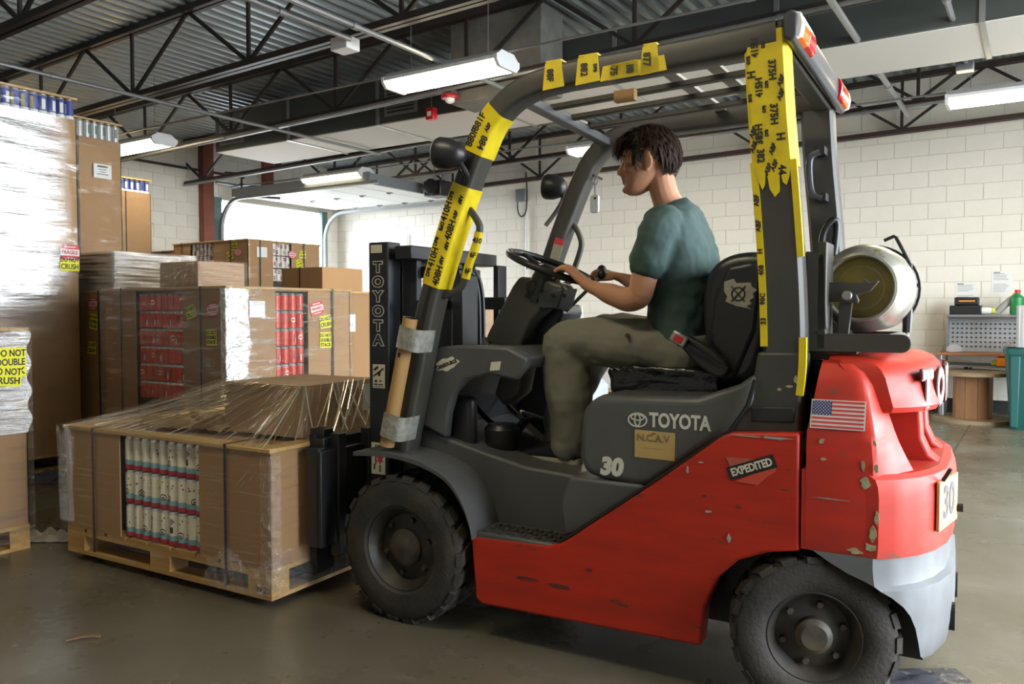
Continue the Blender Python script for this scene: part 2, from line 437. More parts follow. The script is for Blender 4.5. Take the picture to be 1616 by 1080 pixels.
# ---- open web joists
JD = .70; PAN = 1.8
JY = [(1.5, 'above the truck roof nearest the camera'), (3.15, 'in the upper left corner of the picture'), (4.8, 'second from the camera side'), (6.45, 'just in front of the long duct'),
      (8.2, 'just behind the long duct'), (9.95, 'second from the back wall'), (11.38, 'hard against the back wall')]
slope = Vector((1, 0, .019)).normalized(); ang = math.atan(.019)
def webmesh(dx, w=.034):
    return MB().bar((0, 0, 0), (dx, 0, JD - .06), w, w * .7, up=(0, 1, 0)).mesh('web')
wm = {k: webmesh(v) for k, v in dict(l=-PAN / 2, r=PAN / 2, v=0.0001).items()}
for k in wm: wm[k].materials.append(m_joist)
for jy, where in JY:
    j = thing('roof_joist', 'dark open-web steel roof joist ' + where, 'joist', (0, jy, 0))
    for nm, dz, h in (('top_chord', -.03, .06), ('bottom_chord', -JD, .055)):
        t = MB()
        for s in (-1, 1):
            t.bar((XL, s * .032, roofz(XL) + dz), (XR, s * .032, roofz(XR) + dz), .045, h, up=(0, 0, 1))
        t.build(nm, m_joist_red if (nm == 'bottom_chord' and jy > 7) else m_joist, j)
    k = -1.52 + (.35 if jy < 11 else 0) + (.6 if jy in (4.8, 8.2) else 0)
    while k > XL: k -= PAN
    k += PAN
    while k < XR - PAN * .3:
        for key in 'lvr':
            link_mesh('web', wm[key], j, (k, 0, roofz(k) - JD + .02))
        k += PAN

# ---- duct along the room
dt = thing('air_duct', 'long rectangular metal air duct under the roof deck', 'duct', (0, 0, 0))
b = MB()
xs = [-9.35, -7.9, -6.4, -4.9, -3.4, -1.9, -.4, 1.1, 2.6, 3.3]
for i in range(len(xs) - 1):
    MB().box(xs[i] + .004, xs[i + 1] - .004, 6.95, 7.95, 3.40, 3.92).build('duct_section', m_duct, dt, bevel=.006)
    MB().box(xs[i] + .02, xs[i + 1] - .02, 6.97, 7.93, 3.392, 3.40).build('lit_underside', M('lit_underside_pale', (.78, .77, .74), .6), dt)  # pale sheet paints the daylit underside onto the dark duct
    MB().box(xs[i + 1] - .02, xs[i + 1] + .02, 6.93, 7.97, 3.385, 3.935).build('duct_flange', m_galv, dt)
dropb = MB().box(-5.02, -3.95, 6.52, 6.93, 3.34, 4.15).build('plenum_box', m_duct_pale, dt, bevel=.01)
for gx in (-9.0, -6.05):
    g = MB().box(gx - .24, gx + .24, 6.935, 6.95, 3.47, 3.85).build('register_frame', m_galv, dt)
    for i in range(9):
        z = 3.50 + i * .04
        MB().add([(gx - .2, 6.925, z), (gx + .2, 6.925, z), (gx + .2, 6.937, z + .022), (gx - .2, 6.937, z + .022)], [(0, 1, 2, 3)]).build('slat', m_black, g)

# ---- conduits
def pipe(name, a, b, r, mat, label, group=None):
    d = (Vector(b) - Vector(a)); L = d.length
    o = thing(name, label, 'pipe', a, 0, group); q = Vector(b) - Vector(a)
    MB().tube([(0, 0, 0), q], r, 8).build('tube', mat, o, smooth=40)
    nseg = max(1, int(L / 3.0)); u = q / L
    for i in range(1, nseg + 1):
        c = u * (L * i / (nseg + .5)); MB().tube([c - u * .03, c + u * .03], r * 1.35, 8).build('coupling', m_galv, o, smooth=40)
    return o
p = onz(200, 148, 3.36); pipe('conduit', (p.x, 1.0, 3.36), (p.x, 8.1, 3.36), .019, m_galv, 'thin metal conduit crossing above the tall wrapped pallets at left')
p = onz(620, 66, 3.38); pipe('conduit', (p.x, 2.0, 3.38), (p.x, 8.1, 3.38), .022, m_galv, 'metal conduit ending above the nearest fluorescent light')
p = onz(1372, 91, 3.42); pipe('conduit', (p.x, 3.0, 3.42), (p.x, 9.9, 3.42), .026, m_galv, 'grey conduit running to the back joist right of the guard')
p = onz(1509, 50, 3.45); q = onz(1523, 100, 3.45)
pipe('conduit', (p.x, 3.0, 3.45), (p.x, q.y, 3.45), .022, m_galv, 'grey conduit in the top right corner with a junction box')
jb = tag(MB().box(q.x - .07, q.x + .07, q.y - .05, q.y + .07, 3.38, 3.46).build('junction_box', m_galv, bevel=.006), 'square metal junction box at the end of the top right conduit', 'junction box')
p = onz(430, 13, 3.40); pipe('conduit', (p.x, 2.6, 3.40), (p.x, onz(535, 66, 3.40).y, 3.40), .022, m_galv, 'metal conduit in the top left ending at a white box')
q = onz(541, 70, 3.38)
tag(MB().box(q.x - .09, q.x + .09, q.y - .05, q.y + .1, 3.33, 3.43).build('junction_box', m_white, bevel=.006), 'white junction box left of the nearest fluorescent light', 'junction box')
pipe('conduit', (XL + .1, 5.58, 3.39), (XR - .1, 5.58, 3.39), .011, m_galv, 'thin wiring conduit linking the front row of lights')
pipe('conduit', (XL + .1, 8.98, 3.39), (XR - .1, 8.98, 3.39), .011, m_galv, 'thin wiring conduit linking the back row of lights')
for yy, w in ((6.33, 'under the joist in front of the duct'), (8.08, 'under the joist behind the duct'), (9.84, 'under the joist second from the back wall')):
    pipe('conduit', (XL + .1, yy, roofz(XL) - JD - .05), (XR - .1, yy, roofz(XR) - JD - .05), .02, m_galv, 'pale pipe run ' + w)
pipe('conduit', (XL + .06, 6.0, 3.60), (XL + .06, 9.3, 3.60), .022, m_joist, 'dark pipe run high on the wall left of the roll-up door')
pipe('conduit', (ony(831, 400, YB - .04).x, YB - .04, 0.1), (ony(831, 310, YB - .04).x, YB - .04, 2.95), .022, m_white, 'white painted conduit standing on the back wall behind the steering wheel')
pipe('conduit', (ony(643, 400, YB - .03).x, YB - .03, 0.1), (ony(643, 330, YB - .03).x, YB - .03, 2.7), .014, m_white, 'thin white conduit on the back wall near the mast top')

# ---- fluorescent lights
def m_emit(name, col, s):
    m = bpy.data.materials.new(name); m.use_nodes = True; N = m.node_tree.nodes; N.clear()
    e = N.new('ShaderNodeEmission'); o = N.new('ShaderNodeOutputMaterial'); e.inputs[0].default_value = (*col, 1); e.inputs[1].default_value = s
    m.node_tree.links.new(e.outputs[0], o.inputs[0]); return m
m_lamp = m_emit('lamp_lens', (1.0, .88, .62), 26.0)
def light(x, y, z, label, L=1.24, group=None):
    t = thing('fluorescent_light', label, 'light', (x, y, z), 0, 'ceiling fluorescent lights')
    sec = [(-.165, .0), (-.165, .03), (-.09, .085), (.09, .085), (.165, .03), (.165, .0)]
    MB().prism(sec, 0, L, 'yz').build('housing', m_white, t)
    ls = [(-.155, -.002), (.155, -.002), (.12, -.05), (-.12, -.05)]
    MB().prism(ls, .03, L - .03, 'yz').build('lens', m_lamp, t)
    for a in (-.004, L - .026): MB().prism([(-.17, .035), (.17, .035), (.17, -.01), (.125, -.058), (-.125, -.058), (-.17, -.01)], a, a + .03, 'yz').build('end_cap', m_white, t)
    for a in (.2, L - .2): MB().cyl((a, 0, .08), (a, 0, roofz(x) - z), .004, 6).build('hanger', m_galv, t)
light(-4.94, 5.58, 3.30, 'large bright fluorescent light above the driver\'s guard front')
light(-.80, 8.98, 3.30, 'fluorescent light cut by the right edge of the picture')
light(-10.05, 5.84, 3.30, 'fluorescent light partly behind the tall wrapped pallet at left')
light(-5.05, 9.1, 3.30, 'fluorescent light behind the driver\'s forehead')
light(-9.62, 8.85, 3.30, 'small distant fluorescent light above the roll-up door')
light(-.8, 5.58, 3.30, 'unseen fluorescent light added above the truck out of the frame')  # added lamp, its fixture is not in view
light(-2.4, 1.2, 3.30, 'unseen fluorescent light added over the aisle nearest the camera')  # lamp added to fill the dim foreground, no fixture in view

# fire strobe and red box under the duct
q = ony(710, 156, 6.44)
st = thing('fire_strobe', 'red ceiling fire strobe with clear dome', 'alarm', (q.x, 6.44, q.z))
MB().lathe([(.005, .0), (.085, .0), (.09, .02), (.085, .035), (.05, .045)], (0, 0, 0), 'z', 20).build('base', M('alarm_red', (.6, .02, .03), .35), st, smooth=40)
MB().lathe([(.05, 0), (.045, -.03), (.02, -.045), (.004, -.048)], (0, 0, 0), 'z', 16).build('dome', m_white, st, smooth=50)
MB().box(-.05, .05, -.05, .05, .045, .13).build('back_box', m_galv, st); MB().cyl((0, 0, .13), (0, 0, .45), .008, 8).build('stem', m_galv, st)
q = ony(681, 180, 6.85)
rb = thing('alarm_box', 'small red alarm box hanging below the duct', 'alarm', (q.x, 6.85, q.z))
MB().box(-.05, .05, -.04, .04, -.065, .065).build('case', MATS['alarm_red'], rb, bevel=.008); MB().box(-.025, .025, -.045, -.039, -.03, .02).build('front_plate', m_paper, rb)
MB().cyl((0, 0, .06), (0, 0, .6), .006, 6).build('stem', m_galv, rb); MB().box(-.03, .03, 0, .10, .56, .6).build('clamp', m_galv, rb)

# ---- roll-up door in the left wall, run up under the roof
dr = thing('door_1', 'white roll-up door, opened flat under the roof', 'door', (0, 0, 0)); dr['kind'] = 'structure'
m_door = M('door_white', (.72, .74, .75), .5)
dx0, dx1, zd = XL + .42, -8.35, 3.20; ns = 5
for i in range(ns):
    a = dx0 + (dx1 - dx0) * i / ns; b2 = dx0 + (dx1 - dx0) * (i + 1) / ns
    pnl = MB().box(a + .008, b2 - .008, LD_Y0 + .04, LD_Y1 - .04, zd, zd + .045).build('door_panel', m_door, dr, bevel=.006)
    for yy in (LD_Y0 + .1, (LD_Y0 + LD_Y1) / 2, LD_Y1 - .1):
        h = MB().box(b2 - .05, b2 + .05, yy - .03, yy + .03, zd - .012, zd); h.cyl((b2 - .02, yy - .035, zd - .015), (b2 - .02, yy + .035, zd - .015), .012, 8)
        h.build('hinge', m_galv, pnl)
m_track = M('track_grey', (.26, .28, .29), .5, metal=.3)
for yy in (LD_Y0 - .02, LD_Y1 + .02):
    pth = [(XL + .09, yy, .05), (XL + .09, yy, 2.65)] + [(XL + .09 + .5 * (1 - math.cos(t)), yy, 2.65 + .5 * math.sin(t)) for t in [PI / 2 * k / 8 for k in range(1, 9)]] + [(dx1 + .25, yy, 3.15)]
    MB().sweep(pth, [(-.025, -.03), (.025, -.03), (.025, .03), (-.025, .03)], up=(0, 1, 0)).build('track', m_track, dr)
MB().box(dx0, dx1 + .1, LD_Y0 - .06, LD_Y0 - .02, 3.17, 3.30).build('track_angle', m_track, dr)
MB().box(dx1, dx1 + .05, LD_Y0 - .02, LD_Y1 + .02, 3.14, 3.30).build('bottom_rail', m_track, dr)
jm = MB(); jm.box(XL - .02, XL + .05, LD_Y0 - .14, LD_Y0 + .02, 0, 3.2); jm.box(XL - .02, XL + .05, LD_Y1 - .02, LD_Y1 + .12, 0, 3.2); jm.build('jamb', M('jamb_teal', (.10, .16, .16), .5), dr)
MB().cyl((XL + .2, LD_Y0 - .2, 3.42), (XL + .2, LD_Y1 + .2, 3.42), .022, 10).build('spring_shaft', m_track, dr)
for yy in (9.4, 10.5): MB().cyl((XL + .2, yy - .3, 3.42), (XL + .2, yy + .3, 3.42), .05, 12).build('torsion_spring', m_track, dr)
q = ony(692, 297, 10.0)
op = thing('door_opener', 'black door opener motor at the end of its rail', 'motor', (q.x, 10.0, q.z))
MB().box(-.17, .17, -.17, .17, -.14, .10).build('motor_case', m_black, op, bevel=.02)
MB().lathe([(.09, 0), (.12, .01), (.12, .05), (.02, .055)], (0, -.225, 0), 'y', 24).build('pulley', m_black, op, smooth=40)
MB().bar((-.1, 0, .06), (XL + .3 - q.x, 0, .1), .05, .06).build('rail', m_galv, op)
for s in (-.1, .1): MB().bar((0, s, .08), (0, s, .8), .03, .01, up=(1, 0, 0)).build('hanger', m_galv, op)
struct(MB().box(XL, XL + .14, LD_Y0 - .40, LD_Y0 - .20, 0, 4.15).build('trim_1', M('column_red', (.23, .065, .032), .6, col2=(.17, .05, .028), vscale=3)))
struct(MB().box(XL, XL + .10, 9.72, 9.92, 3.32, 4.15).build('trim_2', MATS['column_red']))
# brace below the joist beside the door
br = MB(); br.tube([(XL + .3, 8.72, 3.58), (XL + .5, 8.9, 3.58), (XL + .5, 8.9, 3.2), (XL + 1.1, 9.2, 3.15)], .022, 8)
tag(br.build('gas_pipe', m_joist, smooth=40), 'dark bent pipe hanging at the top corner of the roll-up door', 'pipe')
# wall box with looped cable behind the hand mirror
q = ony(823, 310, YB - .06)
wbx = thing('wall_box', 'grey electrical box with looped black cable on the back wall', 'electrical box', (q.x, YB - .0, q.z))
MB().box(-.10, .10, -.10, -.01, -.09, .12).build('box', m_galv, wbx, bevel=.008)
MB().tube(smoothpath([(-.08, -.06, -.08), (-.07, -.06, -.25), (0, -.06, -.34), (.09, -.06, -.25), (.1, -.05, .1), (.08, -.05, .4)], 5), .012, 8).build('cable', m_black, wbx, smooth=60)
# ================================================================== FORKLIFT
W = 1.15                                  # width over the tyres
fork = thing('forklift', 'red and grey forklift truck with yellow-taped guard, driven by the seated man', 'forklift', FO, FA)
def mir(pts): return [(u, W - v, z) for u, v, z in pts]
def P(pts, v): return [fk(x, y, v) for x, y in pts]

# ---- wheels
def tyre_mesh(r, w, lugs):
    mb = MB(); ri = r * .56
    prof = [(ri, -.0 + w * .10), (ri + .012, w * .03), (r * .74, 0), (r * .90, w * .03), (r * .955, w * .10), (r * .955, w * .90), (r * .90, w * .97), (r * .74, w), (ri + .012, w * .97), (ri, w * .90)]
    mb.lathe(prof, (0, 0, 0), 'y', 56, cap=False)
    for i in range(lugs):
        for s in (0, 1):
            a0 = 2 * PI * (i + .5 * s) / lugs; da = 2 * PI / lugs * .31
            y0, y1 = ((w * .02, w * .47) if s == 0 else (w * .53, w * .98))
            vs = []
            for rr, ya, yb in ((r * .93, y0, y1), (r, y0 + w * .05, y1 - w * .02)):
                for aa in (a0 - da, a0 + da):
                    sk = .10 if s == 0 else -.10
                    vs += [(rr * math.cos(aa), ya, rr * math.sin(aa)), (rr * math.cos(aa + sk), yb, rr * math.sin(aa + sk))]
            mb.add(vs, [(0, 1, 3, 2), (4, 6, 7, 5), (0, 4, 5, 1), (2, 3, 7, 6), (0, 2, 6, 4), (1, 5, 7, 3)])
    return mb
def wheel(c, r, w, lugs, rot, near, hubr, dusty=None):
    t = tyre_mesh(r, w, lugs).build('wheel', m_rubber, fork, smooth=35)
    t.location = c; t.rotation_euler = (0, 0, rot + (0 if near else PI))
    rim = MB().lathe([(.02, w * .30), (r * .20, w * .30), (r * .33, w * .36), (r * .44, w * .40), (r * .50, w * .22), (r * .55, w * .08), (r * .58, w * .10), (r * .57, w * .5)], (0, 0, 0), 'y', 40, cap=False)
    rm = M('rim_black', (.018, .018, .017), .5, col2=(.05, .04, .03), vscale=12)
    rim.build('rim', rm, t, smooth=30)
    MB().lathe([(.0, w * hubr[1]), (hubr[0] * .7, w * hubr[1]), (hubr[0], w * (hubr[1] + .08)), (hubr[0], w * .4)], (0, 0, 0), 'y', 24, cap=False).build('hub', M('hub_rust', (.035, .030, .025), .55, col2=(.08, .06, .04), vscale=20), t, smooth=35)
    n = 6; nm = MB().lathe([(.0, -.012), (.010, -.012), (.012, 0), (.012, .02)], (0, 0, 0), 'y', 6, cap=False).mesh('lug_nut'); nm.materials.append(MATS['hub_rust'])
    for i in range(n):
        a = 2 * PI * i / n + .3; link_mesh('lug_nut', nm, t, (r * .37 * math.cos(a), w * .36, r * .37 * math.sin(a)))
    return t
wheel((0, 0, .296), .300, .19, 22, 0, True, (.075, .16))
wheel((0, W, .296), .300, .19, 22, 0, False, (.075, .16))
wheel((1.576, .03, .252), .250, .155, 20, math.radians(16), True, (.055, .05))
wheel((1.576, W - .03, .252), .250, .155, 20, math.radians(12), False, (.055, .05))

# ---- frame and side panels
out = P([(743, 847), (865, 861), (885, 858), (905, 846), (1025, 768), (1140, 688), (1155, 683), (1262, 684), (1262, 871), (1210, 873), (1165, 885), (1130, 915), (1112, 960), (1106, 1021), (1095, 1019), (760, 955), (750, 945)], .03)
SPo = out
MB().prism(out, .03, .10).build('side_panel', m_red, fork, bevel=.010)
MB().prism(out, W - .10, W - .03).build('side_panel', m_red, fork, bevel=.010)
ch = MB(); ch.box(.33, 1.86, .24, W - .24, .17, .60); ch.box(.85, 1.55, .14, W - .14, .45, .80)
ch.build('chassis', m_black, fork)
MB().cyl((0, .18, .296), (0, W - .18, .296), .07, 16).build('drive_axle', m_black, fork); MB().cyl((1.576, .2, .25), (1.576, W - .2, .25), .045, 12).build('steer_axle', m_black, fork)
# red edge lip above the wheel well, dark well liner
arc = [(1.576 + .335 * math.cos(t), .26 + .335 * math.sin(t)) for t in [PI * (.36 + .60 * k / 12) for k in range(13)]]
ln = MB()
for i in range(len(arc) - 1):
    a, b = arc[i], arc[i + 1]; ln.add([(a[0], .10, a[1]), (b[0], .10, b[1]), (b[0], .30, b[1]), (a[0], .30, a[1])], [(0, 1, 2, 3)])
ln.build('wheel_well', m_black, fork, fix=False)

# ---- front fender, step, floor
def fender(vs0, vs1, name='fender'):
    path = P([(557, 713), (600, 714), (640, 722), (675, 736), (705, 757), (727, 790), (740, 825), (744, 846)], .0)
    path = smoothpath([(a, 0, b) for a, b in path], 4); mb = MB(); th = .012; vs = []
    for p in path: vs += [(p.x, vs0, p.z), (p.x, vs1, p.z + .0), (p.x, vs1, p.z - th), (p.x, vs0, p.z - th - .006)]
    fs = []
    for i in range(len(path) - 1):
        for j in range(4): fs.append((i * 4 + j, i * 4 + (j + 1) % 4, i * 4 + 4 + (j + 1) % 4, i * 4 + 4 + j))
    fs += [(0, 1, 2, 3), tuple(len(path) * 4 - 4 + k for k in (3, 2, 1, 0))]
    mb.add(vs, fs); return mb.build(name, m_dgrey, fork, bevel=.004)
fender(.0, .23); fender(W, W - .23)
zf = .63                                   # floor height
low = P([(650, 664), (637, 722), (700, 738), (745, 782), (772, 830), (880, 858), (906, 846), (1025, 768), (945, 758), (830, 737), (760, 713), (700, 690)], .20)
MB().prism(low, .20, W - .20).build('lower_cowl', m_dgrey, fork, bevel=.012)
rp = P([(893, 846), (912, 842), (1022, 770), (1012, 764), (948, 757), (900, 752), (885, 790)], .07)
for a, b in ((.055, .22), (W - .22, W - .055)): MB().prism(rp, a, b).build('step_back_panel', m_dgrey, fork, bevel=.03, seg=4)
for s in (0, 1):
    a, b = (.035, .24) if s == 0 else (W - .24, W - .035)
    stp = MB().box(.335, .72, a, b, .385, .412).build('step', m_dgrey, fork, bevel=.008)
    cl = MB()
    for i in range(11):
        for j in range(3):
            x = .37 + i * .031; y = (.06 + j * .045 + (.012 if i % 2 else 0)); y = y if s == 0 else W - y
            cl.box(x, x + .02, y - .012, y + .012, .411, .418)
    cl.build('tread_cleats', m_dgrey2, stp)
MB().box(.10, .86, .205, W - .205, zf - .02, zf).build('floor_plate', M('floor_metal', (.16, .16, .165), .35, metal=.4, wear=(.3, .3, .3), wthr=.62), fork)

# ---- cowl and dash
cow = P([(650, 662), (657, 640), (663, 592), (676, 568), (692, 548), (722, 545), (800, 548), (832, 566), (826, 583), (812, 601), (772, 592), (735, 600), (715, 622), (706, 655), (702, 692)], .17)
MB().prism(cow, .17, .22).build('cowl_side', m_dgrey, fork, bevel=.012)
MB().prism([(fk(650, 662, .17)[0], .72), (fk(702, 692, .17)[0] - .02, .66), (.24, .80), (.26, 1.0), (.24, 1.09), (.14, 1.09), (.06, .95)], W - .22, W - .17).build('cowl_side', m_dgrey, fork, bevel=.012)
dsh = P([(664, 590), (676, 568), (692, 549), (722, 546), (800, 549), (830, 566), (820, 585), (770, 578), (720, 585), (690, 600), (672, 650), (660, 650)], .17)
MB().prism(dsh, .22, .50).build('dash', m_dgrey, fork, bevel=.012)
MB().prism([(min(u, .24), z) for u, z in dsh], .50, W - .22).build('dash_far', m_dgrey, fork)
fwu = fk(652, 660, .17)[0]
MB().prism([(fwu, .64), (fwu + .02, .64), (.13, 1.0), (.10, 1.0)], .22, W - .22).build('front_panel', m_black, fork)
inn = MB(); inn.box(.08, .20, .24, .30, .64, .90); inn.build('inner_guard', m_black, fork, bevel=.03, seg=3)
# pedals
for nm, v, u in (('brake_pedal', .47, .30), ('accelerator_pedal', .68, .33)):
    pd = MB().box(-.05, .05, -.045, .045, -.008, .008).build(nm, m_black, fork, bevel=.006); pd.location = (u, v, zf + .13); pd.rotation_euler = (0, math.radians(-48), 0)
    MB().tube(smoothpath([(.01, 0, 0), (-.05, 0, .02), (-.10, 0, .12), (-.10, 0, .26)], 4), .012, 8).build('pedal_arm', m_black, pd)
MB().lathe([(.01, 0), (.055, .0), (.07, .06), (.075, .13), (.06, .15)], (.27, .36, zf), 'z', 20).build('boot_cover', m_black, fork, smooth=40)
MB().prism([(.36, zf), (.50, zf), (.46, zf + .10), (.40, zf + .13)], .50, .62).build('tunnel_cover', MATS['floor_metal'], fork, bevel=.02, seg=3)

# ---- steering column, wheel, levers
VC = .50
col = P([(829, 437), (818, 452), (800, 487), (782, 520), (776, 533), (800, 560), (826, 562), (832, 545), (846, 510), (868, 486), (885, 474), (901, 464), (896, 450), (868, 442)], VC)
MB().prism(col, VC - .055, VC + .055).build('steering_column', m_dgrey, fork, bevel=.014, seg=3)
bl = P([(770, 530), (800, 560), (830, 566), (838, 575), (830, 620), (805, 640), (790, 620), (800, 590), (770, 575)], VC)
MB().prism(bl, VC - .06, VC + .06).build('column_base', m_dgrey, fork, bevel=.015, seg=3)
MB().prism(P([(862, 462), (903, 455), (893, 488), (862, 488)], VC), VC - .075, VC + .06).build('switch_box', M('switch_slate', (.055, .062, .078), .35), fork, bevel=.008)
for (x, y) in ((873, 467), (891, 467)):
    a = fk(x, y, VC - .075); MB().cyl((a[0], VC - .08, a[1]), (a[0], VC - .07, a[1]), .008, 10).build('switch_hole', m_ink, fork)
a = fk(840, 452, VC - .055); MB().lathe([(.0, -.01), (.022, -.01), (.03, .0), (.03, .02)], (a[0], VC - .056, a[1]), 'y', 18, cap=False).build('tilt_knob', m_black, fork, smooth=40)
SWC = Vector((.425, VC, 1.438)); SWN = Vector((.375, 0, .927)).normalized(); SWX = Vector((.927, 0, -.375)).normalized(); SWY = Vector((0, 1, 0)); SWR = .185
ring = [SWC + SWX * (SWR * math.cos(t)) + SWY * (SWR * math.sin(t)) for t in [2 * PI * k / 48 for k in range(48)]]
sw = MB().tube(ring, .0145, 10, closed=True).build('steering_wheel', m_black, fork, smooth=60)
sp = MB()
for t in (.3, PI - .3, -PI / 2):
    d = SWX * math.cos(t) + SWY * math.sin(t); sp.bar(SWC + d * .03 - SWN * .02, SWC + d * (SWR - .004), .035, .014, up=SWN)
sp.build('spoke', m_black, sw, bevel=.004)
MB().tube([SWC - SWN * .055, SWC - SWN * .01, SWC + SWN * .005], lambda i: (.06, .055, .035)[i], 20).build('horn_hub', m_black, sw, bevel=.004)
MB().tube([SWC - SWN * .15, SWC - SWN * .05], lambda i: (.07, .06)[i], 18).build('column_collar', m_black, fork)
for i, (v, dz) in enumerate(((.60, 0), (.66, .01), (.72, .02))):
    e = fk(943, 438, v); b0 = fk(880, 500, v)
    lv = MB().tube(smoothpath([(b0[0] - .03, v, b0[1] - .12), (b0[0], v, b0[1] - .02), (e[0] - .01, v, e[1] - .02), (e[0] + .015, v, e[1] + dz)], 4), .008, 8).build('hydraulic_lever', m_steel, fork, smooth=50)
    MB().ell((e[0] + .02, v, e[1] + dz + .012), (.020, .020, .022)).build('lever_knob', m_black, lv, smooth=60)
lvb = P([(850, 495), (900, 480), (905, 495), (870, 560), (850, 580)], .66); MB().prism(lvb, .56, .76).build('lever_console', M('switch_slate', (.055, .062, .078), .35), fork, bevel=.01)

# ---- hood
hd = P([(915, 668), (919, 648), (930, 632), (948, 624), (1100, 628), (1165, 607), (1197, 585), (1190, 640), (1150, 682), (1028, 767), (1010, 769), (948, 757), (922, 748), (912, 720)], .06)
MB().prism(hd, .06, W - .06).build('hood', m_dgrey, fork, bevel=.028, seg=5)
gasket = [(u, .045, z) for u, z in P([(880, 856), (906, 843), (1026, 765), (1152, 681), (1180, 640), (1192, 600)], .045)]
MB().tube(gasket, .007, 8).build('rubber_seal', m_black, fork, smooth=40)
piv = P([(1152, 684), (1165, 660), (1178, 625), (1188, 590), (1194, 556), (1271, 556), (1271, 570), (1264, 600), (1262, 688)], .06)
MB().prism(piv, .071, .15).build('pillar_base', m_dgrey2, fork, bevel=.01)
MB().prism(piv, W - .15, W - .071).build('pillar_base', m_dgrey2, fork, bevel=.01)
q = P([(1184, 643), (1252, 644), (1252, 668), (1184, 667)], .055); MB().prism(q, .066, .076).build('recess_plate', M('recess_dark', (.02, .02, .02), .5), fork, bevel=.004)

# ---- seat
def lumpy(mb, name, mat, parent, amp, sc, sub=3, smooth=True, bevel=0):
    o = mb.build(name, mat, parent)
    s = o.modifiers.new('sub', 'SUBSURF'); s.subdivision_type = 'SIMPLE'; s.levels = s.render_levels = sub
    tx = bpy.data.textures.new(name + '_lumps', 'CLOUDS'); tx.noise_scale = sc; tx.noise_depth = 3
    d = o.modifiers.new('lumps', 'DISPLACE'); d.texture = tx; d.strength = amp; d.mid_level = .5; d.texture_coords = 'LOCAL'
    o.data.shade_smooth(); return o
m_bag = M('black_bag', (.006, .006, .0065), .22, bump=.5, bscale=30)
VS0, VS1 = .28, .84
cush = P([(958, 590), (962, 580), (1000, 578), (1130, 585), (1140, 625), (965, 625)], VS0)
ob = MB().prism(cush, VS0, VS1).build('seat', m_bag, fork, bevel=.02, seg=3)
s_ = ob.modifiers.new('sub', 'SUBSURF'); s_.levels = s_.render_levels = 3; s_.subdivision_type = 'SIMPLE'
tx = bpy.data.textures.new('bag_crumple', 'STUCCI'); tx.noise_scale = .035
d_ = ob.modifiers.new('crumple', 'DISPLACE'); d_.texture = tx; d_.strength = .022; d_.texture_coords = 'LOCAL'
bk = P([(1113, 560), (1106, 500), (1108, 450), (1122, 418), (1150, 401), (1185, 396), (1215, 400), (1222, 430), (1215, 520), (1195, 600), (1150, 612), (1125, 600)], VS0)
MB().prism(chaikin(bk, 2), VS0, VS1).build('backrest', M('vinyl_black', (.012, .012, .014), .33), fork, bevel=.035, seg=4)
MB().prism(P([(1120, 540), (1127, 470), (1150, 420), (1190, 412), (1205, 430), (1195, 520), (1160, 600)], VS0), VS0 - .012, VS0 + .02).build('backrest_shell', m_black, fork, bevel=.02, seg=3)
arm = P([(1062, 530), (1078, 525), (1120, 548), (1148, 572), (1152, 590), (1135, 598), (1100, 575)], VS0 - .06)
MB().prism(chaikin(arm, 1), VS0 - .08, VS0 - .03).build('hip_restraint', M('restraint_black', (.022, .022, .024), .45), fork, bevel=.012, seg=3)
bq = fk(1072, 535, VS0 - .10)
bk_ = MB().box(-.03, .03, -.012, .012, -.02, .02).build('belt_buckle', m_steel, fork, bevel=.005); bk_.location = (bq[0], VS0 - .10, bq[1]); bk_.rotation_euler = (0, math.radians(28), 0)
MB().box(-.016, .016, -.016, -.010, -.012, .012).build('red_button', M('button_red', (.6, .02, .02), .4), bk_, bevel=.002)
MB().bar((bq[0] + .03, VS0 - .08, bq[1] - .02), (bq[0] + .16, VS0 - .06, bq[1] - .10), .012, .045, up=(0, 1, 0)).build('belt_stalk', m_black, fork)
sb = MB().box(.88, 1.24, .31, .81, .90, .985); sb.build('seat_base', m_black, fork, bevel=.01)
# taped patch with a crossed ring on the seat shell
pq = P([(1143, 445), (1158, 440), (1162, 447), (1185, 446), (1186, 452), (1195, 458), (1188, 463), (1190, 470), (1183, 474), (1186, 480), (1178, 483), (1186, 488), (1162, 483), (1145, 476), (1148, 468), (1143, 460)], VS0 - .013)
MB().prism(pq, VS0 - .0155, VS0 - .012).build('worn_label', M('label_worn', (.42, .40, .33), .7, col2=(.34, .32, .27), vscale=40), fork)
cc = fk(1165, 464, VS0 - .016); rg = [(cc[0] + .022 * math.cos(t), VS0 - .0165, cc[1] + .022 * math.sin(t)) for t in [2 * PI * k / 24 for k in range(24)]]
tg = MB().tube(rg, .0025, 6, closed=True); tg.bar((cc[0] - .024, VS0 - .0165, cc[1] - .026), (cc[0] + .024, VS0 - .0165, cc[1] + .026), .004, .004); tg.bar((cc[0] - .024, VS0 - .0165, cc[1] + .026), (cc[0] + .022, VS0 - .0165, cc[1] - .026), .004, .004)
tg.build('crossed_ring_mark', m_ink, fork)

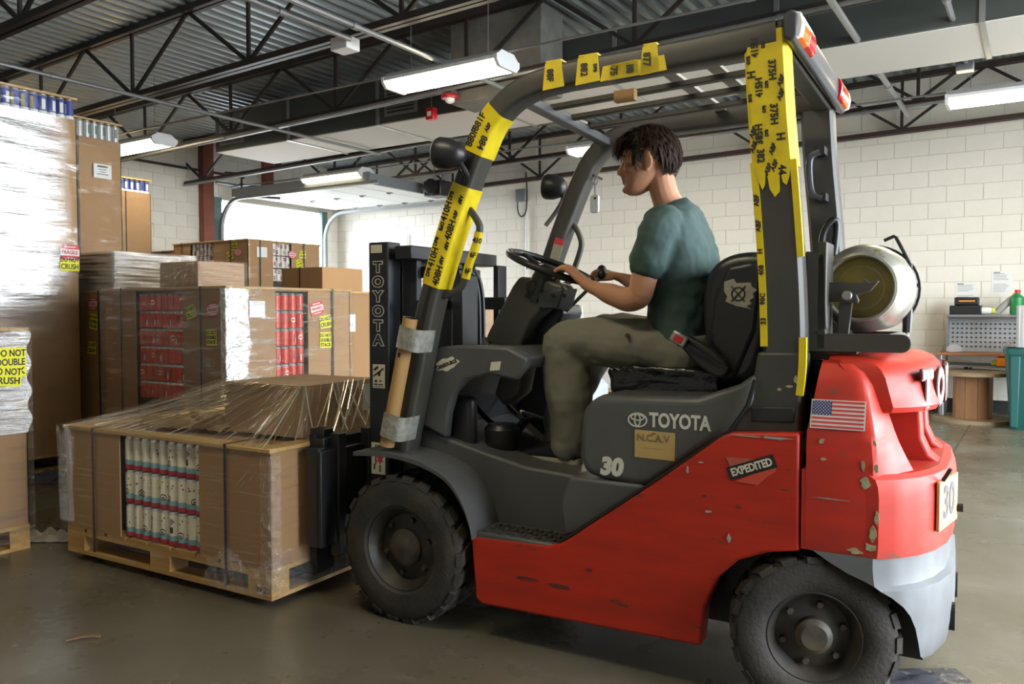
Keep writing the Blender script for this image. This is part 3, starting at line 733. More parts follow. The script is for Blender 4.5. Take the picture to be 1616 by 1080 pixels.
# ---- overhead guard
LEGV = .12
lp = [(-.055, .68), (.02, 1.0), (.09, 1.29), (.205, 1.61), (.335, 1.90), (.41, 2.005), (.52, 2.07), (.68, 2.094), (.985, 2.10), (1.24, 2.106), (1.43, 2.115)]
def guard_leg(v, name):
    path = smoothpath([(u, v, z) for u, z in lp], 5)
    sec = rrect(.086, .098, .016, 3)
    return MB().sweep(path, sec, up=(0, 1, 0)).build(name, m_dgrey2, fork, smooth=40)
gl = guard_leg(LEGV, 'guard_leg'); gl2 = guard_leg(W - LEGV, 'guard_leg')
for v, s in ((LEGV, -1), (W - LEGV, 1)):      # recessed channel line down the leg
    pth = smoothpath([(u + .006, v + s * .0495, z) for u, z in lp[:5]], 4)
    MB().sweep(pth, [(-.009, -.002), (.009, -.002), (.009, .002), (-.009, .002)], up=(0, 1, 0)).build('leg_groove', m_ink, fork)
rl = [(1.392, 2.13), (1.41, 1.86), (1.432, 1.63), (1.455, 1.33), (1.462, 1.10), (1.45, .95)]
for v in (LEGV, W - LEGV):
    path = smoothpath([(u, v, z) for u, z in rl], 4)
    sec = lambda i: [(-.042, -.062), (.042, -.062), (.042, .05), (.028, .064), (-.028, .064), (-.042, .05)]
    sec2 = [(b, a) for a, b in [(-.062, -.034), (-.05, -.046), (.052, -.046), (.064, -.034), (.064, .034), (.052, .046), (-.05, .046), (-.062, .034)]]
    MB().sweep(path, sec2, up=(1, 0, 0)).build('rear_guard_leg', m_dgrey2, fork, smooth=25)
MB().bar((.50, LEGV, 2.045), (.46, W - LEGV, 2.045), .05, .035).build('roof_crossbar', M('slate_bar', (.10, .105, .115), .4), fork, bevel=.006)
for v in (.36, .55, .74):
    MB().bar((.50, v, 2.062), (1.40, v, 2.09), .034, .022).build('roof_bar', m_dgrey2, fork, bevel=.004)
for u in (.985, 1.15):
    MB().bar((u, LEGV + .03, 2.125), (u + .02, W - LEGV - .03, 2.125), .05, .012).build('roof_strip', M('strip_pale', (.40, .38, .34), .5, metal=.3), fork)
q = [fk(939, 150, .36), fk(962, 146, .36)]
MB().box(.80, .88, .284, .316, 2.03, 2.07).build('paper_tag', m_card, fork)
MB().bar((1.42, .08, 2.115), (1.42, W - .08, 2.115), .07, .085).build('rear_crossbar', m_dgrey2, fork, bevel=.01)
lb = [(1.455, 2.085), (1.48, 2.07), (1.50, 2.09), (1.50, 2.155), (1.48, 2.172), (1.455, 2.16)]
MB().prism(lb, .045, W - .045).build('lamp_bar', M('lamp_bar_grey', (.055, .056, .062), .35), fork, bevel=.01)
m_lr = M('lamp_red', (.55, .01, .01), .15, coat=.5); m_lo = M('lamp_orange', (.85, .16, .01), .15, coat=.5)
for segs in (((.05, .08, m_white), (.08, .18, m_lo), (.18, .29, m_lr)), ((W - .29, W - .18, m_lr), (W - .18, W - .08, m_lo), (W - .08, W - .05, m_white))):
    for a, b, mm in segs:
        MB().prism([(1.475, 2.078), (1.508, 2.088), (1.515, 2.122), (1.508, 2.156), (1.475, 2.168)], a, b).build('tail_lamp', mm, fork, bevel=.004)

# grab handles
def handle(pix, v, name='grab_handle', w=.026, d=.022):
    return MB().sweep(smoothpath([(a, v, b) for a, b in P(pix, v)], 3), rrect(w, d, .007, 2), up=(0, 1, 0)).build(name, m_dgrey2, fork, smooth=40)
handle([(728, 322), (742, 332), (754, 350), (757, 362), (752, 385), (740, 415), (733, 445), (722, 458), (705, 466), (688, 470)], LEGV)
handle([(902, 352), (910, 362), (917, 380), (916, 395), (906, 425), (898, 445), (885, 452)], W - LEGV)
hh = smoothpath([(a, W - .24, b) for a, b in P([(1294, 240), (1281, 246), (1277, 262), (1279, 295), (1284, 308), (1298, 313)], W - .24)], 3)
MB().sweep(hh, rrect(.024, .024, .006, 2), up=(0, 1, 0)).build('grab_handle', M('slate_handle', (.07, .075, .09), .3), fork, smooth=40)
for (x, y) in ((1296, 240), (1298, 313)):
    a = fk(x, y, W - .20); MB().box(a[0] - .02, a[0] + .02, W - .25, W - .16, a[1] - .015, a[1] + .015).build('handle_mount', m_black, fork)
a = fk(1308, 370, W - .2); pth = smoothpath([(a[0] - .03, W - .2, a[1] - .10), (a[0] - .02, W - .21, a[1] + .0), (a[0] + .01, W - .21, a[1] + .05), (a[0] + .03, W - .2, a[1] + .04), (a[0] + .02, W - .2, a[1] - .10)], 5)
MB().tube(pth, .014, 10).build('cable_loop', m_black, fork, smooth=60)

# head lamps on the front legs
def headlamp(x0, y0, x1, y1, v, bracket):
    a = fk(x0, y0, v); b = fk(x1, y1, v); cu, cz = (a[0] + b[0]) / 2, (a[1] + b[1]) / 2; h = abs(a[1] - b[1]) / 2
    rr = [(.0, 0), (h * .92, 0), (h, .012), (h * .98, .05), (h * .72, .095), (h * .4, .115), (.0, .118)]
    o = MB().lathe([(r * 1.0, z) for r, z in rr], (0, 0, 0), 'x', 20, cap=False).build('head_lamp', m_black, fork, smooth=40)
    o.location = (a[0], v, cz); o.rotation_euler = (0, math.radians(8), math.radians(8))
    MB().lathe([(.0, -.004), (h * .86, -.004), (h * .9, .004)], (0, 0, 0), 'x', 20, cap=False).build('lamp_lens', M('lens_pale', (.7, .72, .75), .15), o, smooth=40)
    MB().tube(smoothpath([(.07, 0, 0), (.10, .0, -.03)] + bracket, 3), .011, 8).build('bracket', m_black, o, smooth=40)
headlamp(690, 216, 735, 262, -.0, [(.12, .03, -.07), (.10, .07, -.10)])
headlamp(860, 274, 893, 312, W - .02, [(.11, -.02, -.07), (.08, -.03, -.14), (.05, -.05, -.20)])
# warning label on the far leg
q = P([(877, 383), (887, 380), (884, 372 - 0), (880, 372)], W - LEGV - .055)
a = fk(888, 375, W - LEGV - .05); du = Vector((.30, 0, .95)).normalized(); c0 = Vector((a[0] - .012, W - LEGV - .0515, a[1])); dx = Vector((.95, 0, -.30))
def plaque(c, dx, dz, w, h, mat, name, parent, t=.002):
    c = Vector(c); dx = Vector(dx).normalized(); dz = Vector(dz).normalized(); n = dx.cross(dz)
    vs = [c + dx * sx * w / 2 + dz * sz * h / 2 + n * st for st in (0, t) for sx, sz in ((-1, -1), (1, -1), (1, 1), (-1, 1))]
    return MB().add(vs, [(0, 3, 2, 1), (4, 5, 6, 7), (0, 1, 5, 4), (1, 2, 6, 5), (2, 3, 7, 6), (3, 0, 4, 7)]).build(name, mat, parent)
wl_ = plaque(c0 - du * .09, dx, du, .05, .12, M('label_tan', (.40, .36, .28), .6), 'warning_label', fork)
plaque(c0 - du * .02 + Vector((0, -.001, 0)), dx, du, .05, .03, m_frag, 'label_band', wl_)

# ---- mast
mz = 1.555
for v0, v1 in ((.245, .335), (W - .335, W - .245)):
    MB().box(-.402, -.292, v0, v1, .06, mz).build('outer_rail', m_mast, fork, bevel=.006)
    s = 1 if v0 < .5 else -1; vi = v1 if s > 0 else v0
    MB().box(-.285, -.205, min(vi, vi + s * .035), max(vi, vi + s * .035), .06, mz - .03).build('outer_rail_flange', m_mast, fork, bevel=.004)
    MB().box(-.37, -.25, min(vi + s * .04, vi + s * .10), max(vi + s * .04, vi + s * .10), .10, mz - .05).build('inner_rail', m_mast, fork, bevel=.004)
    cv = vi + s * .085
    MB().cyl((-.20, cv, .15), (-.20, cv, 1.24), .032, 16).build('lift_cylinder', m_mast, fork, smooth=40); MB().cyl((-.20, cv, 1.24), (-.20, cv, 1.45), .018, 12).build('cylinder_rod', M('chrome', (.8, .8, .8), .12, metal=1.), fork, smooth=40)
    MB().box(-.24, -.15, cv - .045, cv + .045, 1.40, 1.45).build('cylinder_head', m_mast, fork, bevel=.006)
def beam(u0, u1, z0, z1, v0=.245, v1=W - .245, name='cross_beam'): return MB().box(u0, u1, v0, v1, z0, z1).build(name, m_mast, fork, bevel=.006)
beam(-.26, -.17, 1.475, 1.535, .25, .96); beam(-.34, -.27, 1.44, 1.52, .34, .82); beam(-.21, -.17, 1.26, 1.30, .33, .60); beam(-.30, -.22, .80, .90); beam(-.30, -.22, .30, .42)
MB().box(-.12, -.09, .84, .92, 1.10, 1.475).build('hose_guard', m_mast, fork, bevel=.004); MB().box(-.16, -.03, .80, .95, 1.26, 1.32).build('hose_bracket', m_mast, fork, bevel=.004)
MB().box(-.15, -.09, .52, .66, .62, 1.42).build('chain_guard', m_mast, fork, bevel=.008)
for v in (.545, .60):
    ch_ = MB()
    for i in range(34): ch_.box(-.165, -.15, v - .012, v + .012, .65 + i * .025, .65 + i * .025 + .018)
    ch_.build('lift_chain', M('chain_grey', (.05, .05, .05), .4, metal=.6), fork)
for k, v in enumerate((.68, .715)):
    MB().tube(smoothpath([(-.10, v, .60), (-.10, v, 1.1), (-.11, v, 1.35), (-.14, v - .03, 1.45), (-.18, v - .06, 1.42), (-.19, v - .07, 1.3)], 5), .013, 8).build('hydraulic_hose', m_black, fork, smooth=60)
# carriage, forks
cg = MB().box(-.50, -.45, .06, 1.10, .60, .70).build('carriage_bar', m_mast, fork, bevel=.006); MB().box(-.50, -.45, .06, 1.10, .22, .32).build('carriage_bar', m_mast, fork, bevel=.006)
MB().box(-.495, -.42, .0, .06, .24, .665).build('carriage_cheek', m_mast, fork, bevel=.004)
MB().box(-.44, -.41, .0, .28, .24, .655).build('carriage_web', m_mast, fork, bevel=.004)
for v in (.10, .30, .80, 1.02): MB().box(-.45, -.40, v, v + .05, .18, .72).build('carriage_plate', m_mast, fork, bevel=.004)
for v in (.07, .97):
    fkb = [(-.545, .71), (-.505, .71), (-.505, .10), (-.53, .085), (-1.52, .095), (-1.52, .107), (-.545, .135)]
    MB().prism(fkb, v, v + .11).build('fork', m_mast, fork, bevel=.004); MB().box(-.56, -.48, v + .02, v + .09, .69, .735).build('fork_hook', m_mast, fork, bevel=.006)
bp = fk(492, 708, -.0)
for v in (.02, .14): MB().box(-.52, -.44, v, v + .09, .63, .66).build('backrest_mount', m_mast, fork, bevel=.004)

# ---- counterweight
def outline(uc, ur, v0=.03):
    pts = [(1.50, v0), (uc - .10, v0), (uc, v0), (uc + .055, v0 + .042), (uc + .105, v0 + .105), (uc + .145, v0 + .19), (uc + .172, v0 + .30), (ur - .003, v0 + .42), (ur, W / 2)]
    out = []
    for i in range(len(pts) - 1):
        n = 1 if i == 0 else 3
        for j in range(n): t = j / n; out.append((pts[i][0] * (1 - t) + pts[i + 1][0] * t, pts[i][1] * (1 - t) + pts[i + 1][1] * t))
    return out + [pts[-1]]
def plan(ua, uc=1.745, ur=1.932, v0=.03):
    out = outline(uc, ur, v0); res = []
    for i, (u, v) in enumerate(out):
        if u < ua:
            j = i
            while out[j + 1][0] < ua: j += 1
            (a, b), (c, d) = out[j], out[j + 1]; t = (ua - a) / (c - a); res.append((ua, b + (d - b) * t))
        else: res.append((u, v))
    return res + [(u, W - v) for u, v in res[-2::-1]]
def ringstack(rows): return [[(u, v, z) for u, v in pl] for pl, z in rows]
U0 = 1.532
cw = MB().rings(ringstack([(plan(U0), .525), (plan(U0, 1.748), .56), (plan(U0, 1.748, 1.935), .70), (plan(U0, 1.745, 1.930), .735), (plan(U0, 1.738, 1.918), .757), (plan(U0, 1.72, 1.895), .770)]))
cwo = cw.build('counterweight', m_redcw, fork, smooth=24)
# side shoulders rising to the cap
for s in (0, 1):
    rows = []
    for z, ue, v, us, vs_2 in ((.535, 1.747, .0292, 1.775, .14), (.70, 1.747, .0292, 1.775, .14), (.745, 1.742, .0292, 1.80, .16), (.765, 1.742, .0292, 1.83, .18), (.80, 1.742, .0295, 1.81, .19), (.85, 1.738, .031, 1.785, .20), (.885, 1.733, .034, 1.772, .20), (.93, 1.724, .05, 1.757, .20), (.98, 1.713, .068, 1.745, .20), (1.03, 1.702, .083, 1.732, .20), (1.065, 1.685, .098, 1.712, .20), (1.09, 1.655, .118, 1.68, .21), (1.10, 1.60, .145, 1.63, .22)):
        uf = U0 + .012 + max(0, (z - .88) * .13)
        pl = [(uf, v), (uf + .05, v), (ue - .04, v), (ue - .012, v + .004), (ue, v + .012), ((ue + us) / 2 + .006, (v + vs_2) / 2 - .01), (us, vs_2), (us - .04, vs_2 + .07), (uf + .05, .30), (uf, .30)]
        rows.append([(u, vv if s == 0 else W - vv, z) for u, vv in pl])
    MB().rings(rows).build('counterweight_shoulder', m_redcw, fork, smooth=24)
# upper cap with the raised name
def cap_plan(o, z, k=0):
    uc = 1.738 + (1.10 - z) * .26 - o * 1.2; ur = 1.894 - max(0, z - 1.0) * .18 - o
    pts = [(1.585, .13 + o), (uc - .06, .118 + o), (uc, .122 + o), (uc + .045, .165 + o), (uc + .085, .225 + o), (max(uc + .11, ur - .022), .31 + o), (ur - .003, .43 + o), (ur, W / 2)]
    return [(u, v, z) for u, v in pts] + [(u, W - v, z) for u, v in pts[-2::-1]]
cap = MB().rings([cap_plan(.03, .940), cap_plan(.008, .946), cap_plan(.0, .962), cap_plan(.0, 1.05), cap_plan(.006, 1.075), cap_plan(.022, 1.098), cap_plan(.05, 1.112), cap_plan(.09, 1.118)])
cap.build('counterweight_cap', m_redcw, fork, smooth=30)
MB().box(1.56, 1.70, .24, W - .24, .74, 1.0).build('exhaust_recess', m_black, fork)
for s in (0, 1):
    vv = .43 if s == 0 else W - .43
    MB().prism([(1.60, .76), (1.90, .76), (1.862, .79), (1.84, .84), (1.832, .95), (1.60, .95)], vv - .055, vv + .055).build('cap_pillar', m_redcw, fork, bevel=.012, seg=3)
# grey bumper below
rows = []
for z, ua, uc, ur in ((.527, U0 + .03, 1.734, 1.918), (.495, 1.615, 1.734, 1.918), (.47, 1.665, 1.736, 1.920), (.452, 1.715, 1.738, 1.921), (.442, 1.737, 1.740, 1.922), (.430, 1.757, 1.757, 1.936), (.41, 1.785, 1.758, 1.937), (.38, 1.815, 1.758, 1.938), (.35, 1.832, 1.758, 1.938), (.31, 1.845, 1.757, 1.938), (.26, 1.853, 1.753, 1.936), (.215, 1.858, 1.747, 1.930), (.20, 1.864, 1.74, 1.92)):
    rows.append((plan(ua, uc, ur), z))
MB().rings(ringstack(rows)).build('rear_bumper', m_bump, fork, smooth=24)
MB().cyl((1.93, .42, .62), (1.958, .42, .62), .014, 10).build('tow_pin', m_black, fork)
for v_ in (.40, W - .40): MB().prism(rrect(.05, .09, .022, 3), 1.915, 1.942, 'yz').build('bumper_hole', m_ink, fork).location = (0, v_, .27)
# name on the cap
def on_cap(s, z):
    pl = [(u, v) for u, v, _ in cap_plan(.001, z)]; L = 0
    for i in range(len(pl) - 1):
        d = math.dist(pl[i], pl[i + 1])
        if L + d > s: 
            t = (s - L) / d; a, b = Vector(pl[i]), Vector(pl[i + 1]); p = a.lerp(b, t); tn = (b - a).normalized(); return p, tn
        L += d
tot = sum(math.dist(a[:2], b[:2]) for a, b in zip(cap_plan(.001, 1.0), cap_plan(.001, 1.0)[1:]))
for i, ch in enumerate('TOYOTA'):
    s = tot / 2 + (i - 2.5) * .136
    p, tn = on_cap(s, 1.005); n = Vector((tn.y, -tn.x)); 
    text('cap_letter_outline', ch, .15, M('letter_shadow', (.10, .02, .02), .5), cwo, (p.x + n.x * .004, p.y + n.y * .004, 1.007), (tn.x, tn.y, 0), (0, 0, 1), bold=.012, ext=.004, sx=.85)
    text('cap_letter', ch, .15, M('letter_white', (.85, .83, .8), .4), cwo, (p.x + n.x * .0075, p.y + n.y * .0075, 1.007), (tn.x, tn.y, 0), (0, 0, 1), bold=.006, ext=.003, sx=.85)
# number plate at the very back corner
p, tn = Vector((1.928, .34)), Vector((.04, .2)).normalized()
rp_ = plaque((1.912, .31, .66), (.20, 1, 0), (0, 0, 1), .22, .15, M('plate_orange', (.80, .46, .18), .5), 'number_plate', fork, t=.008)
text('plate_number', '30', .14, M('plate_ink', (.10, .10, .13), .5), rp_, (1.921, .308, .66), (.20, 1, 0), (0, 0, 1), bold=.003)
MB().tube([(1.905, .24, .735), (1.925, .23, .775)], .006, 6).build('antenna_stub', m_black, fork)

# ---- gas tank bracket
tb = MB(); tb.prism(P([(1272, 397), (1303, 400), (1306, 520), (1272, 532)], .17), .16, .19); tb.box(1.545, 1.575, .16, .30, 1.13, 1.47)
tb.build('tank_bracket', m_dgrey2, fork, bevel=.005)
ar = P([(1303, 446), (1362, 446), (1364, 440), (1372, 446), (1388, 443), (1374, 460), (1352, 466), (1356, 474), (1354, 479), (1303, 476)], .22)
MB().prism(ar, .215, .235).build('bracket_arm', m_dgrey2, fork, bevel=.003)
a = fk(1337, 467, .21); MB().cyl((a[0], .195, a[1]), (a[0], .25, a[1]), .016, 12).build('bracket_bolt', m_steel, fork, bevel=.003)
lg = P([(1325, 478), (1345, 478), (1338, 535), (1322, 535)], .24); MB().prism(lg, .23, .26).build('bracket_leg', m_dgrey2, fork)
tbz = 1.125
MB().prism(rrect(.32, .055, .025, 4), .16, .20, 'xz').build('tank_cradle_end', m_dgrey2, fork).location = (1.655, 0, tbz + .028)
for u in (1.56, 1.74): MB().cyl((u, .18, tbz + .03), (u, .92, tbz + .03), .022, 12).build('cradle_rail', m_steel if u > 1.7 else m_dgrey2, fork, smooth=40)
for v in (.35, .80): MB().box(1.54, 1.76, v, v + .05, tbz + .02, tbz + .05).build('cradle_bar', m_dgrey2, fork)
MB().box(1.50, 1.66, .22, .90, 1.09, 1.13).build('tank_base', m_dgrey2, fork, bevel=.004)
TU, TZ, TR = 1.655, 1.328, .148
hoop = [(TU + (TR + .007) * math.cos(t), .62, TZ + (TR + .007) * math.sin(t)) for t in [math.radians(d) for d in range(-40, 200, 10)]]
MB().sweep(hoop, [(-.004, -.016), (.004, -.016), (.004, .016), (-.004, .016)], up=(0, 1, 0)).build('tank_strap', m_black, fork)
jh = [(a, .60, b) for a, b in P([(1395, 380), (1411, 373), (1414, 375), (1437, 418), (1439, 450), (1430, 455)], .60)]
MB().tube(jh, .006, 8).build('latch_hook', m_black, fork, smooth=40)
MB().tube([(a, .60, b) for a, b in P([(1432, 425), (1436, 470), (1432, 500), (1431, 525)], .60)], lambda i: (.008, .010, .016, .014)[i], 8).build('latch_rod', m_black, fork, smooth=40)
MB().tube([(a, .60, b) for a, b in P([(1433, 452), (1440, 455), (1449, 449)], .60)], .008, 8).build('latch_lever', m_black, fork)

# ---- markings
m_cream = M('marking_cream', (.62, .61, .54), .5)
for i, c in enumerate('TOYOTA'):
    z = 1.443 - i * .0642
    text('mast_letter_outline', c, .062, m_cream, fork, (-.347, .2425, z), (1, 0, 0), (0, 0, 1), bold=.0055, ext=.0006, sx=1.2)
    text('mast_letter', c, .062, m_mast, fork, (-.347, .2415, z), (1, 0, 0), (0, 0, 1), bold=.0018, ext=.0006, sx=1.2)
pl = plaque((-.355, .244, 1.525), (1, 0, 0), (0, 0, 1), .062, .035, m_deco, 'torn_sticker', fork)
s1 = plaque((-.345, .2435, .965), (1, 0, 0), (0, 0, 1), .068, .105, m_deco, 'warning_sticker', fork)
MB().bar((-.373, .241, .965), (-.318, .241, 1.0), .003, .006).build('sticker_stripe', m_ink, s1)
MB().bar((-.370, .241, .992), (-.348, .241, 1.007), .003, .010).build('sticker_stripe', m_ink, s1)
mk1 = MB(); mk1.box(-.366, -.354, .2405, .242, .937, .949); mk1.box(-.340, -.330, .2405, .242, .940, .948); mk1.box(-.370, -.352, .2405, .242, .926, .932); mk1.box(-.346, -.322, .2405, .242, .926, .931); mk1.box(-.374, -.318, .2405, .242, .918, .920); mk1.box(-.348, -.336, .2405, .242, .966, .985)
mk1.build('sticker_print', m_ink, s1)
s2 = plaque((-.35, .2435, .60), (1, 0, 0), (0, 0, 1), .078, .14, m_deco, 'crush_warning_sticker', fork)
mk = MB(); mk.box(-.366, -.361, .2395, .242, .575, .66); mk.box(-.355, -.325, .2395, .242, .652, .66); mk.box(-.345, -.342, .2395, .242, .54, .57); mk.box(-.338, -.335, .2395, .242, .54, .57); mk.cyl((-.34, .2395, .635), (-.34, .242, .635), .008, 10); mk.box(-.375, -.368, .2395, .242, .55, .575)
mk.build('sticker_pictogram', m_ink, s2)
st_ = [( -.34 + (.022 if k % 2 == 0 else .010) * math.sin(2 * PI * k / 12), .598 + (.026 if k % 2 == 0 else .012) * math.cos(2 * PI * k / 12)) for k in range(12)]
MB().prism(st_, .239, .2415).build('sticker_burst', m_frag, s2)
# hood lettering
HV = .0585
a, b = fk(1024, 666, HV), fk(1121, 668, HV); c = fk(1072, 667, HV)
text('hood_lettering', 'TOYOTA', .066, m_cream, fork, (c[0], HV, c[1]), (1, 0, 0), (0, 0, 1), bold=.0022, sx=(b[0] - a[0]) / .275)
e = fk(1006, 663, HV); em = MB()
def ellr(c, rx, rz, n=28): return [(c[0] + rx * math.cos(2 * PI * k / n), HV - .0006, c[1] + rz * math.sin(2 * PI * k / n)) for k in range(n)]
for cx, cz, rx, rz in ((0, 0, .033, .023), (0, 0, .010, .020), (0, .009, .023, .010)):
    em.sweep(ellr((e[0] + cx, e[1] + cz), rx, rz), [(-.0022, -.0008), (.0022, -.0008), (.0022, .0008), (-.0022, .0008)], closed=True, up=(0, 1, 0))
em.build('hood_emblem', m_cream, fork)
c = fk(964, 738, HV); text('hood_number', '30', .082, m_cream, fork, (c[0], HV, c[1]), (1, 0, 0), (0, 0, 1), bold=.005, shear=.15)
c = fk(1033, 703, HV); ts = plaque((c[0], HV + .001, c[1]), (1, 0, -.015), (0, 0, 1), .142, .094, M('sticker_tan', (.52, .36, .13), .6, col2=(.44, .31, .13), vscale=12), 'tan_sticker', fork)
text('sticker_text', 'N.C.A.V', .034, M('ink_faded', (.20, .14, .08), .6), ts, (c[0] - .005, HV - .0015, c[1] + .022), bold=.0006)
MB().box(c[0] - .012, c[0] + .004, HV - .0015, HV - .0005, c[1] + .036, c[1] + .042).build('sticker_stain', M('ink_faded', (.20, .14, .08), .6), ts)
MB().box(c[0] - .04, c[0] + .03, HV - .0015, HV - .0005, c[1] - .012, c[1] - .011).build('sticker_line', MATS['ink_faded'], ts)
# side sticker
SV = .029
c = fk(1186, 738, SV); d1 = Vector((.93, 0, .36)).normalized(); d2 = Vector((-.36, 0, .93)).normalized()
ex = plaque((c[0], SV, c[1]), d1, d2, .155, .042, m_ink, 'side_sticker', fork); text('sticker_text', 'EXPEDITED', .034, m_deco, ex, (c[0], SV - .0028, c[1]), d1, d2, bold=.0012, sx=.78)
MB().prism(P([(1160, 760), (1215, 738), (1225, 732), (1224, 745), (1212, 752), (1196, 766)], SV), SV - .0015, SV + .001).build('sticker_remnant', M('remnant_red', (.58, .07, .04), .5), ex)
MB().prism(P([(1146, 722), (1180, 724), (1205, 728), (1200, 736), (1170, 741), (1150, 745), (1152, 735)], SV), SV - .001, SV + .001).build('sticker_residue', M('residue_grey', (.36, .13, .10), .7, col2=(.5, .05, .03), vscale=60, stretch=(1, 1, 6)), ex)
# flag sticker on the shoulder
def shoulder_v(z): 
    t = [(.755, .03), (.84, .03), (.885, .034), (.93, .05), (.98, .068), (1.04, .085)]
    for (a, b), (c2, d2_) in zip(t, t[1:]):
        if a <= z <= c2: return b + (d2_ - b) * (z - a) / (c2 - a)
    return .03
za, zb = .895, .985; ua, ub = fk(1279, 650, .045)[0], fk(1366, 653, .045)[0]
n_ = (0, -1, 0); dz_ = Vector((0, shoulder_v(zb) - shoulder_v(za), zb - za)).normalized()
fc = Vector(((ua + ub) / 2, (shoulder_v(za) + shoulder_v(zb)) / 2 - .0035, (za + zb) / 2)); fw_, fh_ = ub - ua, (zb - za)
fl_ = plaque(fc, (1, 0, 0), dz_, fw_, fh_, m_cream, 'flag_sticker', fork, t=.001)
nn = Vector((1, 0, 0)).cross(dz_)
iw, ih = fw_ * .95, fh_ * .92
for i in range(7):
    zz = ih / 2 - ih / 13 * (2 * i + .5)
    x0 = -iw / 2 if i >= 4 else -iw / 2 + iw * .38
    plaque(fc + Vector(((x0 + iw / 2) / 2, 0, 0)) + dz_ * zz + nn * .0012, (1, 0, 0), dz_, iw / 2 - x0, ih / 13, m_frag, 'flag_stripe', fl_, t=.0006)
ct = plaque(fc + Vector((-iw / 2 + iw * .19, 0, 0)) + dz_ * (ih / 2 - ih * 3.5 / 13) + nn * .0014, (1, 0, 0), dz_, iw * .38, ih * 7 / 13, M('flag_blue', (.03, .04, .16), .5), 'flag_canton', fl_, t=.0008)
stars = MB(); c0 = fc + Vector((-iw / 2, 0, 0)) + dz_ * (ih / 2) + nn * .0026
for r in range(9):
    for k in range(6 if r % 2 == 0 else 5):
        p = c0 + Vector((iw * .38 * ((k + .5 + (0 if r % 2 == 0 else .5)) / 6), 0, 0)) - dz_ * (ih * 7 / 13 * (r + .5) / 9)
        vs = [p + Vector((1, 0, 0)) * (.0022 if q % 2 == 0 else .001) * math.sin(2 * PI * q / 10) + dz_ * (.0022 if q % 2 == 0 else .001) * math.cos(2 * PI * q / 10) for q in range(10)]
        stars.add(vs, [tuple(range(9, -1, -1))])
stars.build('flag_stars', m_paper, fl_, fix=False)
# cowl stickers
c = fk(705, 575, .169); d1 = Vector((.94, 0, .34)).normalized(); d2 = Vector((-.34, 0, .94)).normalized()
cs = MB().prism([(c[0] + .055 * math.cos(t) * (1 + .12 * math.cos(5 * t)), c[1] + .026 * math.sin(t) * (1 + .15 * math.sin(7 * t)) + .012 * math.cos(t)) for t in [2 * PI * k / 30 for k in range(30)]], .168, .171).build('cloud_sticker', m_deco, fork)
text('sticker_text', 'CANSOURCE', .021, m_ink, cs, (c[0], .1665, c[1] - .002), d1, d2, bold=.0008, sx=.85)
c = fk(782, 578, .169); plaque((c[0], .1685, c[1]), (1, 0, .1), (.2, 0, 1), .045, .035, m_deco, 'label_plate', fork)

for o in fork.children:                         # seat the mast against the front axle
    if o.name.split('.')[0] in ('outer_rail', 'outer_rail_flange', 'inner_rail', 'lift_cylinder', 'cylinder_rod', 'cylinder_head', 'cross_beam', 'hose_guard', 'hose_bracket', 'chain_guard', 'lift_chain', 'hydraulic_hose', 'mast_letter', 'mast_letter_outline', 'torn_sticker', 'warning_sticker', 'crush_warning_sticker'):
        o.location.x += .053
# paint chips and scrapes with pale filler showing
RCH = random.Random(8); m_chip = M('chip_filler', (.46, .42, .27), .7, col2=(.30, .26, .14), vscale=60); m_scr = M('scrape_grey', (.34, .33, .31), .6)
def chip(px, py, rw, rh, mat=None, v=.0284):
    u, z = fk(px, py, v); pts = [(u + rw * (1 + RCH.uniform(-.45, .35)) * math.cos(t), z + rh * (1 + RCH.uniform(-.45, .35)) * math.sin(t)) for t in [2 * PI * k / 11 for k in range(11)]]
    MB().prism(pts, v - .0006, v + .002).build('paint_chip', mat or m_chip, fork)
for px, py, rw, rh in ((1362, 735, .006, .018), (1366, 762, .014, .016), (1378, 845, .012, .022), (1374, 865, .018, .012), (1350, 871, .020, .010), (1383, 820, .006, .02), (1380, 700, .006, .010), (1297, 697, .007, .008), (1299, 725, .009, .004), (1383, 740, .006, .012)): chip(px, py, rw, rh)
for px, py, rw, rh in ((1310, 788, .045, .0015), (1225, 692, .05, .005), (1180, 689, .04, .002), (1117, 808, .010, .004), (1150, 850, .006, .012), (1105, 730, .008, .003), (1085, 742, .004, .012)): chip(px, py, rw, rh, m_scr)
for px, py, rw, rh in ((1112, 783, .008, .004), (880, 925, .05, .006), (830, 913, .06, .005), (1165, 800, .01, .003), (930, 900, .012, .006)): chip(px, py, rw, rh, M('scuff_dark', (.10, .03, .022), .6))
for px, py, rw, rh in ((1230, 615, .007, .005), (1246, 610, .010, .004), (1256, 600, .006, .012), (1218, 660, .004, .004)): chip(px, py, rw, rh, m_chip, .0705)
# ---- yellow tape on the guard
def tape_on_path(path, v, d0, d1, w, dep, name='tape_wrap', torn=0.0):
    """sleeve of tape round a guard leg between two path fractions"""
    pts = [Vector(p) for p in path]; Ls = [0]
    for i in range(1, len(pts)): Ls.append(Ls[-1] + (pts[i] - pts[i - 1]).length)
    def at(s):
        i = 0
        while i < len(Ls) - 2 and Ls[i + 1] < s: i += 1
        t = (s - Ls[i]) / (Ls[i + 1] - Ls[i]); return pts[i].lerp(pts[i + 1], t)
    n = 14; seg = [at(d0 + (d1 - d0) * k / n) for k in range(n + 1)]
    o = MB().sweep(seg, rrect(w, dep, .015, 3), up=(0, 1, 0), cap=True).build(name, m_tape, fork, smooth=40)
    return o, at
legpath = smoothpath([(u, LEGV, z) for u, z in lp], 5)
def s_of(z, lim=40):
    L = 0
    for i in range(1, len(legpath)):
        L += (legpath[i] - legpath[i - 1]).length
        if legpath[i].z > z: return L
    return L
